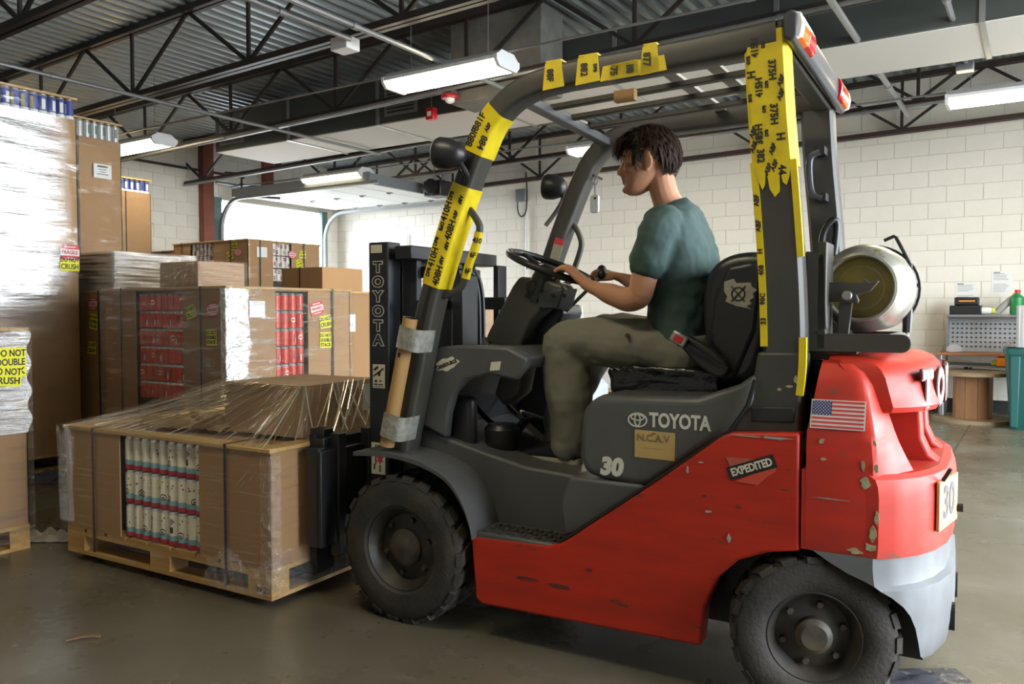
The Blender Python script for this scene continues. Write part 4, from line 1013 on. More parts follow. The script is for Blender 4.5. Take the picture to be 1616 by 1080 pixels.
def s_u(u):
    L = 0
    for i in range(1, len(legpath)):
        L += (legpath[i] - legpath[i - 1]).length
        if legpath[i].x > u and legpath[i].z > 2.0: return L
    return L
RT = random.Random(3)
def tape_text(par, at, d0, d1, words, side=LEGV - .0525, size=.042, across=True, lat=(0,)):
    s = d0 + .05; k = 0
    while s < d1 - .03:
        for l in lat:
            p = at(s); q = at(s + .01); t = (q - p).normalized(); nrm = Vector((-t.z, 0, t.x))
            wd_ = words[k % len(words)]; k += 1
            ux = t if across else nrm; uy = Vector((ux.z, 0, -ux.x)) * -1
            sz = size if wd_[0].isdigit() else size * .55
            pos = p + nrm * (l + RT.uniform(-.004, .004)); pos.y = side
            fl = RT.random() < .35
            if fl: ux, uy = -ux, -uy
            text('tape_print', wd_, sz, m_ink, par, pos, ux, uy, bold=.0012, sx=.85)
        s += .062
for za, zb, words in ((1.30, 1.685, ('408H', 'DPB', 'ABF', '410H', 'ABF', 'DPB')), (1.80, 2.0, ('884', '880F', 'ABF', '881F', 'DPB'))):
    o, at = tape_on_path(legpath, LEGV, s_of(za), s_of(zb), .092, .104)
    tape_text(o, at, s_of(za), s_of(zb), words, lat=(-.024, .022))
# pieces along the roof rail
for ua_, ub_, words, hh in ((.615, .70, ('88F',), .098), (.745, .84, ('882', 'DPB'), .104), (.84, .985, ('75', 'DPB'), .055), (.985, 1.055, ('877',), .104), (.87, 1.08, ('DPB',), .05)):
    zc = 2.098
    za_, zb_ = (zc - .052, zc + .048) if hh > .09 else (zc - .052, zc + .004)
    sl = .01
    MB().prism([(ua_, za_), (ub_, za_ + .005), (ub_ - sl, zb_), (ua_ + sl, zb_ - .006)], LEGV - .0515, LEGV - .0485).build('tape_piece', m_tape, fork)
    if hh > .09: MB().box(ua_ + .012, ub_ - .012, LEGV - .05, LEGV + .03, zb_ - .003, zb_ + .003).build('tape_piece', m_tape, fork)
    for i, wd_ in enumerate(words):
        text('tape_print', wd_, .036 if wd_[0].isdigit() else .018, m_ink, fork, (ua_ + (ub_ - ua_) * (.35 + .45 * i), LEGV - .0535, (za_ + zb_) / 2), (0, 0, -1), (1, 0, 0), bold=.001, sx=.85)
# handle tape
hp = P([(756, 366), (751, 388), (741, 415), (735, 440)], LEGV); hpath = smoothpath([(a, LEGV, b) for a, b in hp], 4)
ho = MB().sweep(hpath, rrect(.031, .027, .008, 2), up=(0, 1, 0)).build('tape_wrap', m_tape, fork, smooth=40)
for (x, y, wd_) in ((753, 380, '410'), (746, 403, '6F'), (738, 428, '6F')):
    a = fk(x, y, LEGV - .017); text('tape_print', wd_, .028, m_ink, ho, (a[0], LEGV - .0175, a[1]), (.9, 0, -.2), (.2, 0, .9), bold=.001)
# rear leg: full sleeve on top, then edge strips
rpath = smoothpath([(u, LEGV, z) for u, z in rl], 4)
sec2 = [(b, a) for a, b in [(-.065, -.036), (-.052, -.0485), (.054, -.0485), (.067, -.036), (.067, .036), (.054, .0485), (-.052, .0485), (-.065, .036)]]
def rear_at(z):
    for a, b in zip(rpath, rpath[1:]):
        if b.z <= z <= a.z: return a.lerp(b, (a.z - z) / (a.z - b.z))
    return rpath[-1]
seg = [rear_at(z) for z in (2.124, 2.05, 1.94, 1.86, 1.78, 1.70)]
tp = MB().sweep(seg, sec2, up=(1, 0, 0)).build('tape_wrap', m_tape, fork, smooth=25)
# torn lower edge tongues
for za, zb, x0, x1 in ((1.71, 1.64, -.053, -.020), (1.71, 1.615, -.022, .022), (1.71, 1.65, .02, .054)):
    a, b = rear_at(za), rear_at(zb)
    MB().prism([(a.x + x0, za), (a.x + x1, za), (b.x + x1 - .008, zb + RT.uniform(0, .02)), (b.x + (x0 + x1) / 2, zb - .008), (b.x + x0 + .006, zb + RT.uniform(0, .02))], LEGV - .0505, LEGV - .046).build('tape_tongue', m_tape, fork)
def strip(zs, off, vv, w, d, name='tape_strip'):
    pth = []
    for z in zs: p = rear_at(z); pth.append((p.x + off, vv, z))
    return MB().sweep(smoothpath(pth, 2), [(-d / 2, -w / 2), (d / 2, -w / 2), (d / 2, w / 2), (-d / 2, w / 2)], up=(1, 0, 0)).build(name, m_tape, fork)
strip((1.72, 1.6, 1.45, 1.30, 1.14), -.057, LEGV - .041, .022, .016)
strip((1.72, 1.6, 1.48, 1.42), .062, LEGV - .041, .020, .016)
strip((1.17, 1.08, .99), .060, LEGV - .0415, .022, .018)
for px, py, wd_, sz, up_ in ((1191, 75, '415H', .030, 1), (1204, 70, 'DPB', .013, 1), (1198, 138, '415H', .030, 1), (1210, 133, 'DPB', .013, 1), (1198, 212, '385H', .032, 1), (1210, 210, 'DPB', .013, 1), (1200, 246, '382', .031, -1),
        (1218, 110, '375H', .031, -1), (1221, 180, '375H', .032, -1), (1206, 172, 'DPB', .013, 1), (1186, 118, 'H', .036, 1), (1233, 215, 'H', .036, 1), (1181, 95, 'DPB', .015, 1), (1184, 155, 'DPB', .015, 1), (1234, 268, '44', .034, -1)):
    u_, z_ = fk(px, py, LEGV - .0505); dn = Vector((.05, 0, -1)).normalized(); sd_ = Vector((1, 0, .05)).normalized()
    text('tape_print', wd_, sz, m_ink, tp, (u_, LEGV - .0505, z_), -dn if up_ > 0 else dn, -sd_ if up_ > 0 else sd_, bold=.0010, sx=.92)
for px, py in ((1232, 128), (1232, 150), (1188, 210), (1189, 233), (1219, 236), (1222, 262), (1212, 268)):
    u_, z_ = fk(px, py, LEGV - .0505); text('tape_print', 'ABF', .020, m_ink, tp, (u_, LEGV - .0505, z_), (.35, 0, .94), (-.94, 0, .35), bold=.0010, shear=.3)
for z, wd_ in ((1.60, 'ABF'), (1.52, 'ABF'), (1.44, 'H'), (1.38, '408'), (1.29, '90C'), (1.22, '23')):
    p = rear_at(z); text('tape_print', wd_, .022, m_ink, tp, (p.x - .057, LEGV - .0505, z), (0, 0, 1), (-1, 0, 0), bold=.0006)

# ---- things carried on the truck
def onfork(o): o.location = FO; o.rotation_euler = (0, 0, FA); return o
# gas cylinder
tk = thing('gas_cylinder', 'weathered metal gas cylinder lying across the back of the truck', 'gas cylinder', FO + FU * TU + FV * .62 + Vector((0, 0, TZ - TR)), FA)
m_alu = M('tank_metal', (.42, .40, .33), .36, metal=.75, col2=(.52, .50, .44), vscale=7, wear=(.30, .22, .05), wscale=6, wthr=.62, bump=.1, bscale=30)
TL = .30
body = [(.0, -TL), (.07, -TL + .0), (.115, -TL + .018), (.138, -TL + .05), (TR, -TL + .10), (TR, TL - .10), (.138, TL - .05), (.10, TL - .012), (.03, TL)]
MB().lathe(body, (0, 0, TR), 'y', 48, cap=False).build('tank_body', m_alu, tk, smooth=50)
MB().lathe([(.112, -TL + .03), (.112, -TL - .035), (.104, -TL - .038), (.098, -TL - .03), (.098, -TL + .01)], (0, 0, TR), 'y', 48, cap=False).build('foot_ring', m_alu, tk, smooth=40)
MB().lathe([(.0, -TL - .004), (.06, -TL - .002), (.097, -TL + .006)], (0, 0, TR), 'y', 40, cap=False).build('dished_end', M('tank_olive', (.42, .33, .06), .45, metal=.5, col2=(.30, .25, .10), vscale=8), tk, smooth=60)
MB().lathe([(.10, TL - .01), (.105, TL + .09), (.095, TL + .09), (.09, TL - .01)], (0, 0, TR), 'y', 32, cap=False).build('valve_collar', m_alu, tk, smooth=40)
MB().tube([(0, TL, TR), (0, TL + .07, TR)], .025, 10).build('valve', m_steel, tk)

# cardboard tube taped along the front leg
tb0, tb1 = fk(612, 703, .05), fk(649, 502, .05)
ct_ = thing('cardboard_tube', 'brown cardboard tube taped to the front guard leg', 'tube', FO + FU * tb0[0] + FV * .045 + Vector((0, 0, tb0[1])), FA)
d = Vector((tb1[0] - tb0[0], 0, tb1[1] - tb0[1]))
rt_ = [(.030, 0), (.030, 1), (.024, 1), (.024, 0)]
MB().tube([(0, 0, 0), d], .030, 18, cap=False).build('paper_shell', M('tube_kraft', (.42, .24, .09), .7), ct_, smooth=60)
MB().tube([(0, 0, 0), d], .024, 18, cap=False).build('inner_bore', m_ink, ct_, smooth=60)
m_ptape = M('packing_tape', (.36, .36, .32), .22, col2=(.22, .22, .19), vscale=25, bump=.4, bscale=60)
for f0, f1 in ((.07, .26), (.76, .93)):
    pth = [d * f0, d * ((f0 + f1) / 2), d * f1]
    MB().sweep([Vector((.028, .025, 0)) + p for p in pth], rrect(.112, .135, .03, 4), up=(0, 1, 0), cap=False).build('tape_band', m_ptape, ct_, smooth=40)
for f_ in (.10, .70): MB().bar(d * f_ + Vector((0, -.0302, 0)), d * (f_ + .035) + Vector((0, -.0302, 0)), .002, .012, up=(1, 0, 0)).build('tube_print', m_ink, ct_)

# remote hanging from the far leg
ra = fk(938, 278, W - .22); rb_ = fk(939, 322, W - .22)
rm_ = thing('hanging_remote', 'small silver remote hanging on a key clip from the far guard leg', 'remote', FO + FU * rb_[0] + FV * (W - .22) + Vector((0, 0, rb_[1])), FA)
MB().prism(rrect(.042, .085, .012, 3), -.009, .009).build('remote_case', M('remote_silver', (.55, .58, .60), .3, metal=.4), rm_, bevel=.004)
MB().cyl((.004, -.0105, .025), (.004, -.008, .025), .006, 10).build('button', m_ink, rm_)
top = ra[1] - rb_[1]
MB().tube([(0, 0, .04), (0, 0, top - .02)], .004, 6).build('clip', m_steel, rm_); rg = [(.012 * math.cos(t), 0, top - .02 + .022 * math.sin(t)) for t in [2 * PI * k / 16 for k in range(16)]]
MB().tube(rg, .003, 6, closed=True).build('clip_ring', m_steel, rm_)
MB().cyl((0, -.02, top), (-.02, .12, top + .005), .006, 6).build('hook', m_black, rm_)
# ================================================================== DRIVER
PB = Vector((1.0, .55, .985))
man = thing('person', 'young man in a dark green t-shirt and grey sweatpants seated at the steering wheel', 'person', FO + FU * PB.x + FV * PB.y + Vector((0, 0, PB.z)), FA)
m_skin = M('skin', (.50, .245, .145), .48, col2=(.58, .30, .19), vscale=5, spec=.35, bump=.03, bscale=150)
MATS['skin'].node_tree.nodes['Principled BSDF'].inputs['Subsurface Weight'].default_value = .12
MATS['skin'].node_tree.nodes['Principled BSDF'].inputs['Subsurface Radius'].default_value = (.012, .005, .003)
m_shirt = M('shirt_green', (.038, .070, .066), .85, col2=(.050, .086, .081), vscale=5, bump=.12, bscale=300)
m_trouser = M('sweatpants', (.185, .176, .142), .9, col2=(.22, .21, .17), vscale=3, bump=.12, bscale=260)
m_hair = M('hair_brown', (.020, .011, .007), .62, col2=(.034, .019, .011), vscale=20, spec=.18)

def limb(mb, pts, rads, n=16, side=None):
    """tapered tube with round ends; rads: r or (rside, rup)"""
    pts = [Vector(p) for p in pts]; rads = [r if isinstance(r, tuple) else (r, r) for r in rads]
    P2 = smoothpath(pts, 4); R2 = []
    for i in range(len(rads) - 1):
        for j in range(4):
            t = j / 4; t = t * t * (3 - 2 * t); R2.append((rads[i][0] * (1 - t) + rads[i + 1][0] * t, rads[i][1] * (1 - t) + rads[i + 1][1] * t))
    R2.append(rads[-1])
    d0 = (P2[1] - P2[0]).normalized(); d1 = (P2[-1] - P2[-2]).normalized()
    m0, m1 = min(R2[0]), min(R2[-1])
    path = [P2[0] - d0 * m0 * .9, P2[0] - d0 * m0 * .55] + P2 + [P2[-1] + d1 * m1 * .55, P2[-1] + d1 * m1 * .9]
    rr = [(R2[0][0] * .35, R2[0][1] * .35), (R2[0][0] * .8, R2[0][1] * .8)] + R2 + [(R2[-1][0] * .8, R2[-1][1] * .8), (R2[-1][0] * .35, R2[-1][1] * .35)]
    mb.sweep(path, lambda i: [(rr[i][0] * math.cos(2 * PI * j / n), rr[i][1] * math.sin(2 * PI * j / n)) for j in range(n)], up=side)
    return mb
def organic(mb, name, mat, voxel, smooth_it=4, disp=None, keep=None):
    me = mb.mesh('tmp'); o = bpy.data.objects.new('tmp', me); COL.objects.link(o)
    r = o.modifiers.new('r', 'REMESH'); r.mode = 'VOXEL'; r.voxel_size = voxel
    s = o.modifiers.new('s', 'SMOOTH'); s.factor = .5; s.iterations = smooth_it
    if disp:
        for k, (sc, st, typ) in enumerate(disp):
            tx = bpy.data.textures.new(name + '_fold%d' % k, typ); tx.noise_scale = sc
            if typ == 'CLOUDS': tx.noise_depth = 1
            d = o.modifiers.new('d%d' % k, 'DISPLACE'); d.texture = tx; d.strength = st; d.mid_level = .5; d.texture_coords = 'LOCAL'
    dg = bpy.context.evaluated_depsgraph_get(); m2 = bpy.data.meshes.new_from_object(o.evaluated_get(dg))
    COL.objects.unlink(o); bpy.data.objects.remove(o)
    if keep:
        bm = bmesh.new(); bm.from_mesh(m2); bmesh.ops.delete(bm, geom=[f for f in bm.faces if not keep(f.calc_center_median())], context='FACES'); bm.to_mesh(m2); bm.free()
    m2.name = name; m2.materials.clear(); m2.materials.append(mat); m2.shade_smooth()
    ob = link_mesh(name, m2, man, -PB); return ob

# head frame: x forward, y to his left, z up from the chin
HS = 1.08; H0 = Vector((.838, .55, 1.722)); Hyaw = math.radians(13); Hp = math.radians(4)
HR = Matrix.Rotation(PI, 3, 'Z') @ Matrix.Rotation(Hyaw, 3, 'Z') @ Matrix.Rotation(Hp, 3, 'Y')
def hd_(p):
    p = Vector(p); piv = Vector((-.02, 0, .05)); return H0 + HR @ ((p - piv) * HS) + Matrix.Rotation(PI, 3, 'Z') @ (piv * HS)
bd = MB()
sl = [(.000, .072, .030, .020), (.010, .086, .005, .038), (.026, .0915, -.025, .049), (.040, .088, -.045, .055), (.056, .086, -.060, .060), (.075, .085, -.073, .065), (.098, .084, -.086, .070),
      (.116, .079, -.093, .072), (.134, .0895, -.097, .074), (.158, .087, -.098, .0755), (.184, .077, -.093, .073), (.208, .055, -.077, .063), (.226, .025, -.050, .044), (.235, -.005, -.025, .016)]
rings = []
for z, xf, xb, w in sl:
    c = (xf + xb) / 2; a = (xf - xb) / 2; r = []
    for j in range(28):
        t = 2 * PI * j / 28; ct, st = math.cos(t), math.sin(t); e = .82
        x = c + a * math.copysign(abs(ct) ** e, ct); y = w * math.copysign(abs(st) ** .9, st) * (1 - .16 * max(0, ct) ** 2)
        r.append(hd_((x, y, z)))
    rings.append(r)
bd.rings(rings)
def hell(c, r, rot=None): bd.ell(hd_(c), [q * HS for q in r], (HR @ rot) if rot else HR)
Ry = lambda d: Matrix.Rotation(math.radians(d), 3, 'Y'); Rz = lambda d: Matrix.Rotation(math.radians(d), 3, 'Z'); Rx = lambda d: Matrix.Rotation(math.radians(d), 3, 'X')
limb(bd, [hd_((.084, 0, .134)), hd_((.093, 0, .112)), hd_((.103, 0, .092))], [.008, .009, .0115], 10)
hell((.088, 0, .072), (.012, .017, .012))
hell((.095, .010, .084), (.014, .008, .009)); hell((.095, -.010, .084), (.014, .008, .009)); hell((.104, 0, .087), (.011, .009, .009))
hell((.088, 0, .060), (.010, .022, .0055)); hell((.086, 0, .048), (.010, .020, .0060)); hell((.086, 0, .022), (.012, .018, .012))
for s in (-1, 1):
    hell((.074, s * .034, .134), (.016, .022, .008)); hell((.060, s * .044, .095), (.022, .018, .016)); hell((.068, s * .032, .1155), (.012, .015, .0095))
    ex = (-.012, s * .077, .108); rot = Rz(s * -22) @ Ry(14)
    hell(ex, (.017, .006, .032), rot); hell((-.010, s * .080, .135), (.014, .006, .010), rot); hell((-.006, s * .074, .082), (.009, .006, .010), rot)
    hell((-.022, s * .082, .115), (.008, .005, .026), rot)
limb(bd, [hd_((-.045, 0, .085)), (.905, .55, 1.715), (.945, .55, 1.625), (.965, .55, 1.56)], [(.055, .052), (.055, .055), (.062, .062), (.09, .08)])
# trunk core
limb(bd, [(.955, .55, 1.575), (.965, .55, 1.45), (.985, .55, 1.28), (1.0, .55, 1.10)], [(.15, .085), (.155, .10), (.135, .095), (.15, .10)], 20, side=None)
# near arm
limb(bd, [(.962, .385, 1.565), (.945, .345, 1.50), (.915, .325, 1.40), (.895, .32, 1.31)], [.062, .056, .050, .046])
limb(bd, [(.893, .32, 1.305), (.845, .325, 1.295), (.775, .335, 1.315), (.70, .35, 1.34), (.652, .362, 1.358)], [.045, .047, .042, (.031, .028), (.030, .023)])
# far arm
limb(bd, [(.955, .715, 1.565), (.925, .755, 1.50), (.875, .775, 1.40), (.84, .775, 1.33)], [.062, .056, .050, .045])
limb(bd, [(.84, .775, 1.33), (.79, .765, 1.335), (.72, .745, 1.365), (.655, .725, 1.395)], [.044, .044, .038, (.030, .023)])
# legs core
for k, (hip, knee, ank) in enumerate((((1.0, .45, 1.09), (.535, .40, 1.145), (.535, .40, .74)), ((1.0, .66, 1.09), (.55, .70, 1.145), (.375, .63, .73)))):
    limb(bd, [hip, ((hip[0] + knee[0]) / 2, (hip[1] + knee[1]) / 2, (hip[2] + knee[2]) / 2 + .01), knee], [.085, .075, .055]); limb(bd, [knee, tuple(knee[i] * .6 + ank[i] * .4 for i in range(3)), ank], [.055, .052, .036])
# near hand over the steering wheel rim
def finger(pts, r): limb(bd, pts, r, 10)
limb(bd, [(.652, .362, 1.358), (.62, .372, 1.385), (.588, .378, 1.408)], [(.029, .021), (.040, .019), (.042, .014)], 14, side=(.35, 0, .94))
for v, l, dz in ((.342, .85, -.004), (.364, 1.0, .002), (.388, 1.05, .004), (.411, .95, 0)):
    finger([(.590, v, 1.412 + dz), (.563, v + .001, 1.426 + dz), (.535, v + .002, 1.421 + dz), (.517, v + .003, 1.402 + dz), (.520, v + .003, 1.388 + dz * l)], [.0105, .0105, .0095, .0088, .0075])
finger([(.615, .402, 1.378), (.585, .418, 1.378), (.562, .424, 1.372), (.545, .424, 1.366)], [.013, .0115, .010, .008])
# far hand resting on the lever knobs
limb(bd, [(.655, .725, 1.395), (.625, .715, 1.405), (.598, .705, 1.412)], [(.029, .021), (.039, .018), (.041, .014)], 14, side=(.2, 0, .97))
for v, l in ((.672, .95), (.695, 1.05), (.717, 1.0), (.738, .85)):
    finger([(.600, v, 1.416), (.573, v, 1.426), (.548, v - .001, 1.418), (.535, v - .002, 1.400), (.540, v - .002, 1.388)], [.0105, .0105, .0095, .0088, .0075])
finger([(.625, .682, 1.395), (.597, .668, 1.392), (.572, .662, 1.388), (.556, .662, 1.384)], [.013, .0115, .010, .008])
organic(bd, 'body', m_skin, .0042, 3)

# eyes and brows
for s in (-1, 1):
    e = MB().ell((0, 0, 0), (.0105, .012, .009), None, 14, 10).build('eye', [M('eye_white', (.6, .58, .55), .2)], man, smooth=80); e.location = hd_((.0735, s * .033, .1155)) - PB
    pu_ = MB().ell((0, 0, 0), (.004, .006, .006), None, 10, 8).build('pupil', m_ink, e, smooth=80); pu_.location = HR @ Vector((.008, 0, -.001)) * HS
    lid = MB(); lid.ell(hd_((.0745, s * .033, .1195)) - PB, (.0115 * HS, .0135 * HS, .0065 * HS), HR, 12, 8); lid.build('eyelid', m_skin, man, smooth=80)
    bw = MB(); limb(bw, [hd_((.090, s * .015, .136)) - PB, hd_((.087, s * .035, .141)) - PB, hd_((.072, s * .055, .136)) - PB], [.003, .0045, .0025], 8); bw.build('eyebrow', m_hair, man, smooth=60)

# hair: cap plus locks
RH = random.Random(11); hb = MB()
def hline(x, y):
    if x > .06: return .178
    if x > .02: return .158 - (0.0 if x > .045 else .055)
    if x > -.035: return .146
    return .046 + max(0, (x + .085)) * 1.3
def cap_pt(th, ph, g=1.0):
    x = -.012 + .110 * g * math.sin(ph) * math.cos(th); y = .087 * g * math.sin(ph) * math.sin(th); z = .140 + .115 * g * math.cos(ph)
    return Vector((x, y, z))
nu, nv = 48, 26; idx = {}; vs = []; fs = []
for i in range(nv + 1):
    for j in range(nu):
        p = cap_pt(2 * PI * j / nu, PI * .86 * i / nv); zc = hline(p.x, p.y)
        vs.append((p, zc))
pos = [hd_(p) - PB for p, _ in vs]
inn = [hd_(Vector((-.012, 0, .13)) + (p - Vector((-.012, 0, .13))) * .86) - PB for p, _ in vs]
for i in range(nv):
    for j in range(nu):
        q = (i * nu + j, (i + 1) * nu + j, (i + 1) * nu + (j + 1) % nu, i * nu + (j + 1) % nu)
        if all(vs[k][0].z > vs[k][1] for k in q): fs.append(q)
hb.add(pos + inn, fs + [tuple(k + len(pos) for k in q[::-1]) for q in fs])
for k in range(1500):
    th = RH.uniform(0, 2 * PI); ph = math.acos(RH.uniform(-.55, 1)); p = cap_pt(th, ph, 1.0)
    if p.z < hline(p.x, p.y) - .0: continue
    if -.055 < p.x < .03 and p.z < .155: continue
    n = Vector((p.x + .012, p.y, (p.z - .14))).normalized()
    if p.x > .015 and p.z > .17: flow = Vector((.9, p.y * 4, -.25 + RH.uniform(-.3, .25)))
    elif p.x < -.05: flow = Vector((-.25, p.y * 2, -1))
    else: flow = Vector((RH.uniform(-.5, .3), p.y * 3, -.8))
    flow = (flow - n * flow.dot(n) * .8).normalized(); L = RH.uniform(.034, .056) * (1.2 if p.x > .03 else .85)
    lift = RH.uniform(.02, .12)
    a = p - n * .008; b = p + flow * L * .5 + n * L * lift; c = p + flow * L + n * L * lift * .35
    wdt = RH.uniform(.0022, .0045)
    pts = [hd_(q) - PB for q in smoothpath([a, b, c], 3)]
    hb.sweep(pts, lambda i, w=wdt, m=len(pts): [(w * (1 - .85 * i / (m - 1)) * math.cos(t) * 1.3, w * (1 - .85 * i / (m - 1)) * .5 * math.sin(t)) for t in (0, PI / 2, PI, 3 * PI / 2)])
# fringe falling forward over the brow
for k in range(120):
    y = RH.uniform(-.07, .07); a = Vector((.055 - abs(y) * .25, y, .205 - abs(y) * .25)); L = RH.uniform(.65, 1.0)
    b = a + Vector((.048, y * .15, .006 + RH.uniform(-.01, .012))) * L; c = b + Vector((.022, y * .1 + RH.uniform(-.01, .01), -.034)) * L; d = c + Vector((.004, RH.uniform(-.006, .006), -.026)) * L
    pts = [hd_(q) - PB for q in smoothpath([a, b, c, d], 3)]; wdt = RH.uniform(.002, .0042)
    hb.sweep(pts, lambda i, w=wdt, m=len(pts): [(w * (1 - .9 * (i / (m - 1)) ** 2) * math.cos(t) * 1.3, w * (1 - .9 * (i / (m - 1)) ** 2) * .5 * math.sin(t)) for t in (0, PI / 2, PI, 3 * PI / 2)])
for k in range(40):                                # sideburns
    for s in (-1, 1):
        a = Vector((RH.uniform(.002, .03), s * .073, RH.uniform(.13, .15))); c = a + Vector((.004, s * .004, -RH.uniform(.012, .034)))
        pts = [hd_(q) - PB for q in (a, (a + c) / 2 + Vector((0, s * .004, 0)), c)]; hb.sweep(pts, lambda i: [(.004 * (1 - .4 * i) * math.cos(t), .002 * math.sin(t)) for t in (0, PI / 2, PI, 3 * PI / 2)])
hb.build('hair', m_hair, man, smooth=60, fix=False)

# t-shirt
sh = MB()
def torso_ring(c, rx, ry, tilt=0, n=28, pw=.85):
    r = []
    for j in range(n):
        t = 2 * PI * j / n; ct, st = math.cos(t), math.sin(t)
        x = rx * math.copysign(abs(ct) ** pw, ct); y = ry * math.copysign(abs(st) ** pw, st)
        r.append(Vector((c[0] + x * math.cos(tilt), c[1] + y, c[2] + x * math.sin(tilt))))
    return r
tr = [((.925, .55, 1.665), .072, .078, .42), ((.935, .55, 1.640), .090, .11, .36), ((.945, .55, 1.605), .108, .165, .25), ((.955, .55, 1.555), .122, .205, .15), ((.967, .55, 1.48), .135, .205, .08), ((.978, .55, 1.40), .138, .200, .04),
      ((.985, .55, 1.31), .132, .190, 0), ((.990, .55, 1.22), .125, .185, 0), ((.992, .55, 1.14), .125, .190, 0), ((.992, .55, 1.075), .13, .195, 0)]
sh.rings([torso_ring(*a) for a in tr])
limb(sh, [(.955, .40, 1.585), (.950, .352, 1.54), (.935, .333, 1.475), (.920, .325, 1.425)], [.072, .074, .072, .070], 18)
limb(sh, [(.950, .70, 1.585), (.930, .748, 1.54), (.90, .768, 1.475), (.875, .775, 1.43)], [.072, .074, .072, .070], 18)
kp = lambda c: True
shirt = organic(sh, 't_shirt', m_shirt, .0065, 5, disp=[(.11, .022, 'CLOUDS'), (.045, .010, 'CLOUDS')])
# trousers
tq = MB()
tq.rings([torso_ring(*a) for a in [((1.0, .55, 1.16), .125, .185, 0), ((1.0, .55, 1.10), .135, .20, 0), ((.99, .55, 1.04), .13, .20, 0), ((.99, .55, 1.0), .10, .18, 0)]])
limb(tq, [(1.0, .455, 1.095), (.86, .435, 1.115), (.70, .42, 1.130), (.565, .405, 1.128), (.535, .40, 1.105)], [(.105, .108), (.105, .105), (.100, .098), (.092, .092), (.088, .080)], 20)
limb(tq, [(.535, .40, 1.115), (.548, .40, 1.03), (.56, .40, .92), (.565, .40, .80), (.553, .40, .70)], [(.088, .088), (.092, .098), (.088, .098), (.078, .085), (.066, .070)], 20)
limb(tq, [(1.0, .655, 1.095), (.86, .675, 1.125), (.70, .70, 1.150), (.58, .71, 1.150), (.55, .71, 1.125)], [(.105, .105), (.102, .10), (.098, .092), (.09, .088), (.086, .08)], 20)
limb(tq, [(.55, .71, 1.13), (.51, .69, 1.03), (.46, .665, .92), (.415, .645, .81), (.385, .635, .72)], [(.086, .086), (.088, .092), (.084, .09), (.074, .08), (.062, .066)], 20)
trs = organic(tq, 'sweatpants', m_trouser, .0065, 6, disp=[(.13, .020, 'CLOUDS'), (.05, .009, 'CLOUDS')])
lg_ = fk(1005, 529, .42); 
MB().prism([(lg_[0] + .008 * math.cos(t), lg_[1] + .009 * math.sin(t)) for t in [2 * PI * k / 14 for k in range(14)]], .318, .330).build('trouser_emblem', M('emblem_maroon', (.10, .02, .03), .6), man).location = -PB
# shoes
def shoe(name, base, ang, yaw):
    o = thing(name, '', '') ; del o['label']; del o['category']; o.parent = man; o.location = Vector(base) - PB; o.rotation_euler = (0, ang, yaw)
    up_ = MB(); prof = [(.04, .035, .040, .075), (.02, .040, .050, .085), (-.04, .041, .048, .075), (-.10, .043, .042, .055), (-.16, .045, .034, .036), (-.205, .038, .026, .022), (-.232, .018, .016, .012)]
    rings = []
    for x, w, zc, h in prof:
        rings.append([(x, w * math.cos(t), max(.022, zc + h * .75 * math.sin(t))) for t in [2 * PI * k / 18 for k in range(18)]])
    up_.rings(rings); u = up_.build('shoe', M('shoe_navy', (.012, .014, .020), .75, bump=.15, bscale=200), man, smooth=60); 
    sole = MB(); so = [(.055, .0), (.05, .03), (.0, .041), (-.08, .042), (-.15, .050), (-.21, .040), (-.24, .012)]; so = chaikin(so + [(x, -y) for x, y in so[::-1]], 2)
    sole.prism(so, 0, .026, 'xy'); s = sole.build('sole', M('sole_cream', (.42, .38, .30), .7), u, bevel=.006)
    u.location = o.location; u.rotation_euler = o.rotation_euler; bpy.data.objects.remove(o); return u
shoe('shoe', (.565, .40, zf + .002), 0, math.radians(-2))
shoe('shoe', (.385, .635, zf + .01), math.radians(38), math.radians(6))
MB().tube([(.35, .75, 1.0), (.35, .75, 1.0001)], .001, 4)
# ================================================================== PALLETS, LOADS, CANS
def board_mesh(sx, sy, sz, cache={}):
    k = (round(sx, 4), round(sy, 4), round(sz, 4))
    if k not in cache:
        me = MB().box(-sx / 2, sx / 2, -sy / 2, sy / 2, -sz / 2, sz / 2).mesh('board'); me.materials.append(m_wood); cache[k] = me
    return cache[k]
def pallet(label, loc, rz, LX, LY, simple=False, group=None):
    t = thing('pallet', label, 'pallet', loc, rz, group)
    def bd(name, x0, x1, y0, y1, z0, z1): link_mesh(name, board_mesh(x1 - x0, y1 - y0, z1 - z0), t, ((x0 + x1) / 2, (y0 + y1) / 2, (z0 + z1) / 2))
    for y in (0, LY / 2 - .05, LY - .10): bd('bottom_board', 0, LX, y, y + .10, 0, .018); bd('stringer_board', 0, LX, y, y + .10, .093, .111)
    for x in (0, LX - .10): bd('end_board', x, x + .10, .101, LY / 2 - .051, 0, .018); bd('end_board', x, x + .10, LY / 2 + .051, LY - .101, 0, .018)
    for x in (0, LX / 2 - .07, LX - .14):
        for y in (0, LY / 2 - .05, LY - .10): bd('block', x, x + .14, y, y + .10, .018, .093)
    n = 9 if not simple else 5; w = LX / n * .86
    for i in range(n):
        x = i * (LX - w) / (n - 1); bd('deck_board', x, x + w, 0, LY, .111, .13)
    return t
def pt_local(t, p):
    q = Vector(p) - t.location; a = -t.rotation_euler.z
    return Vector((q.x * math.cos(a) - q.y * math.sin(a), q.x * math.sin(a) + q.y * math.cos(a), q.z))
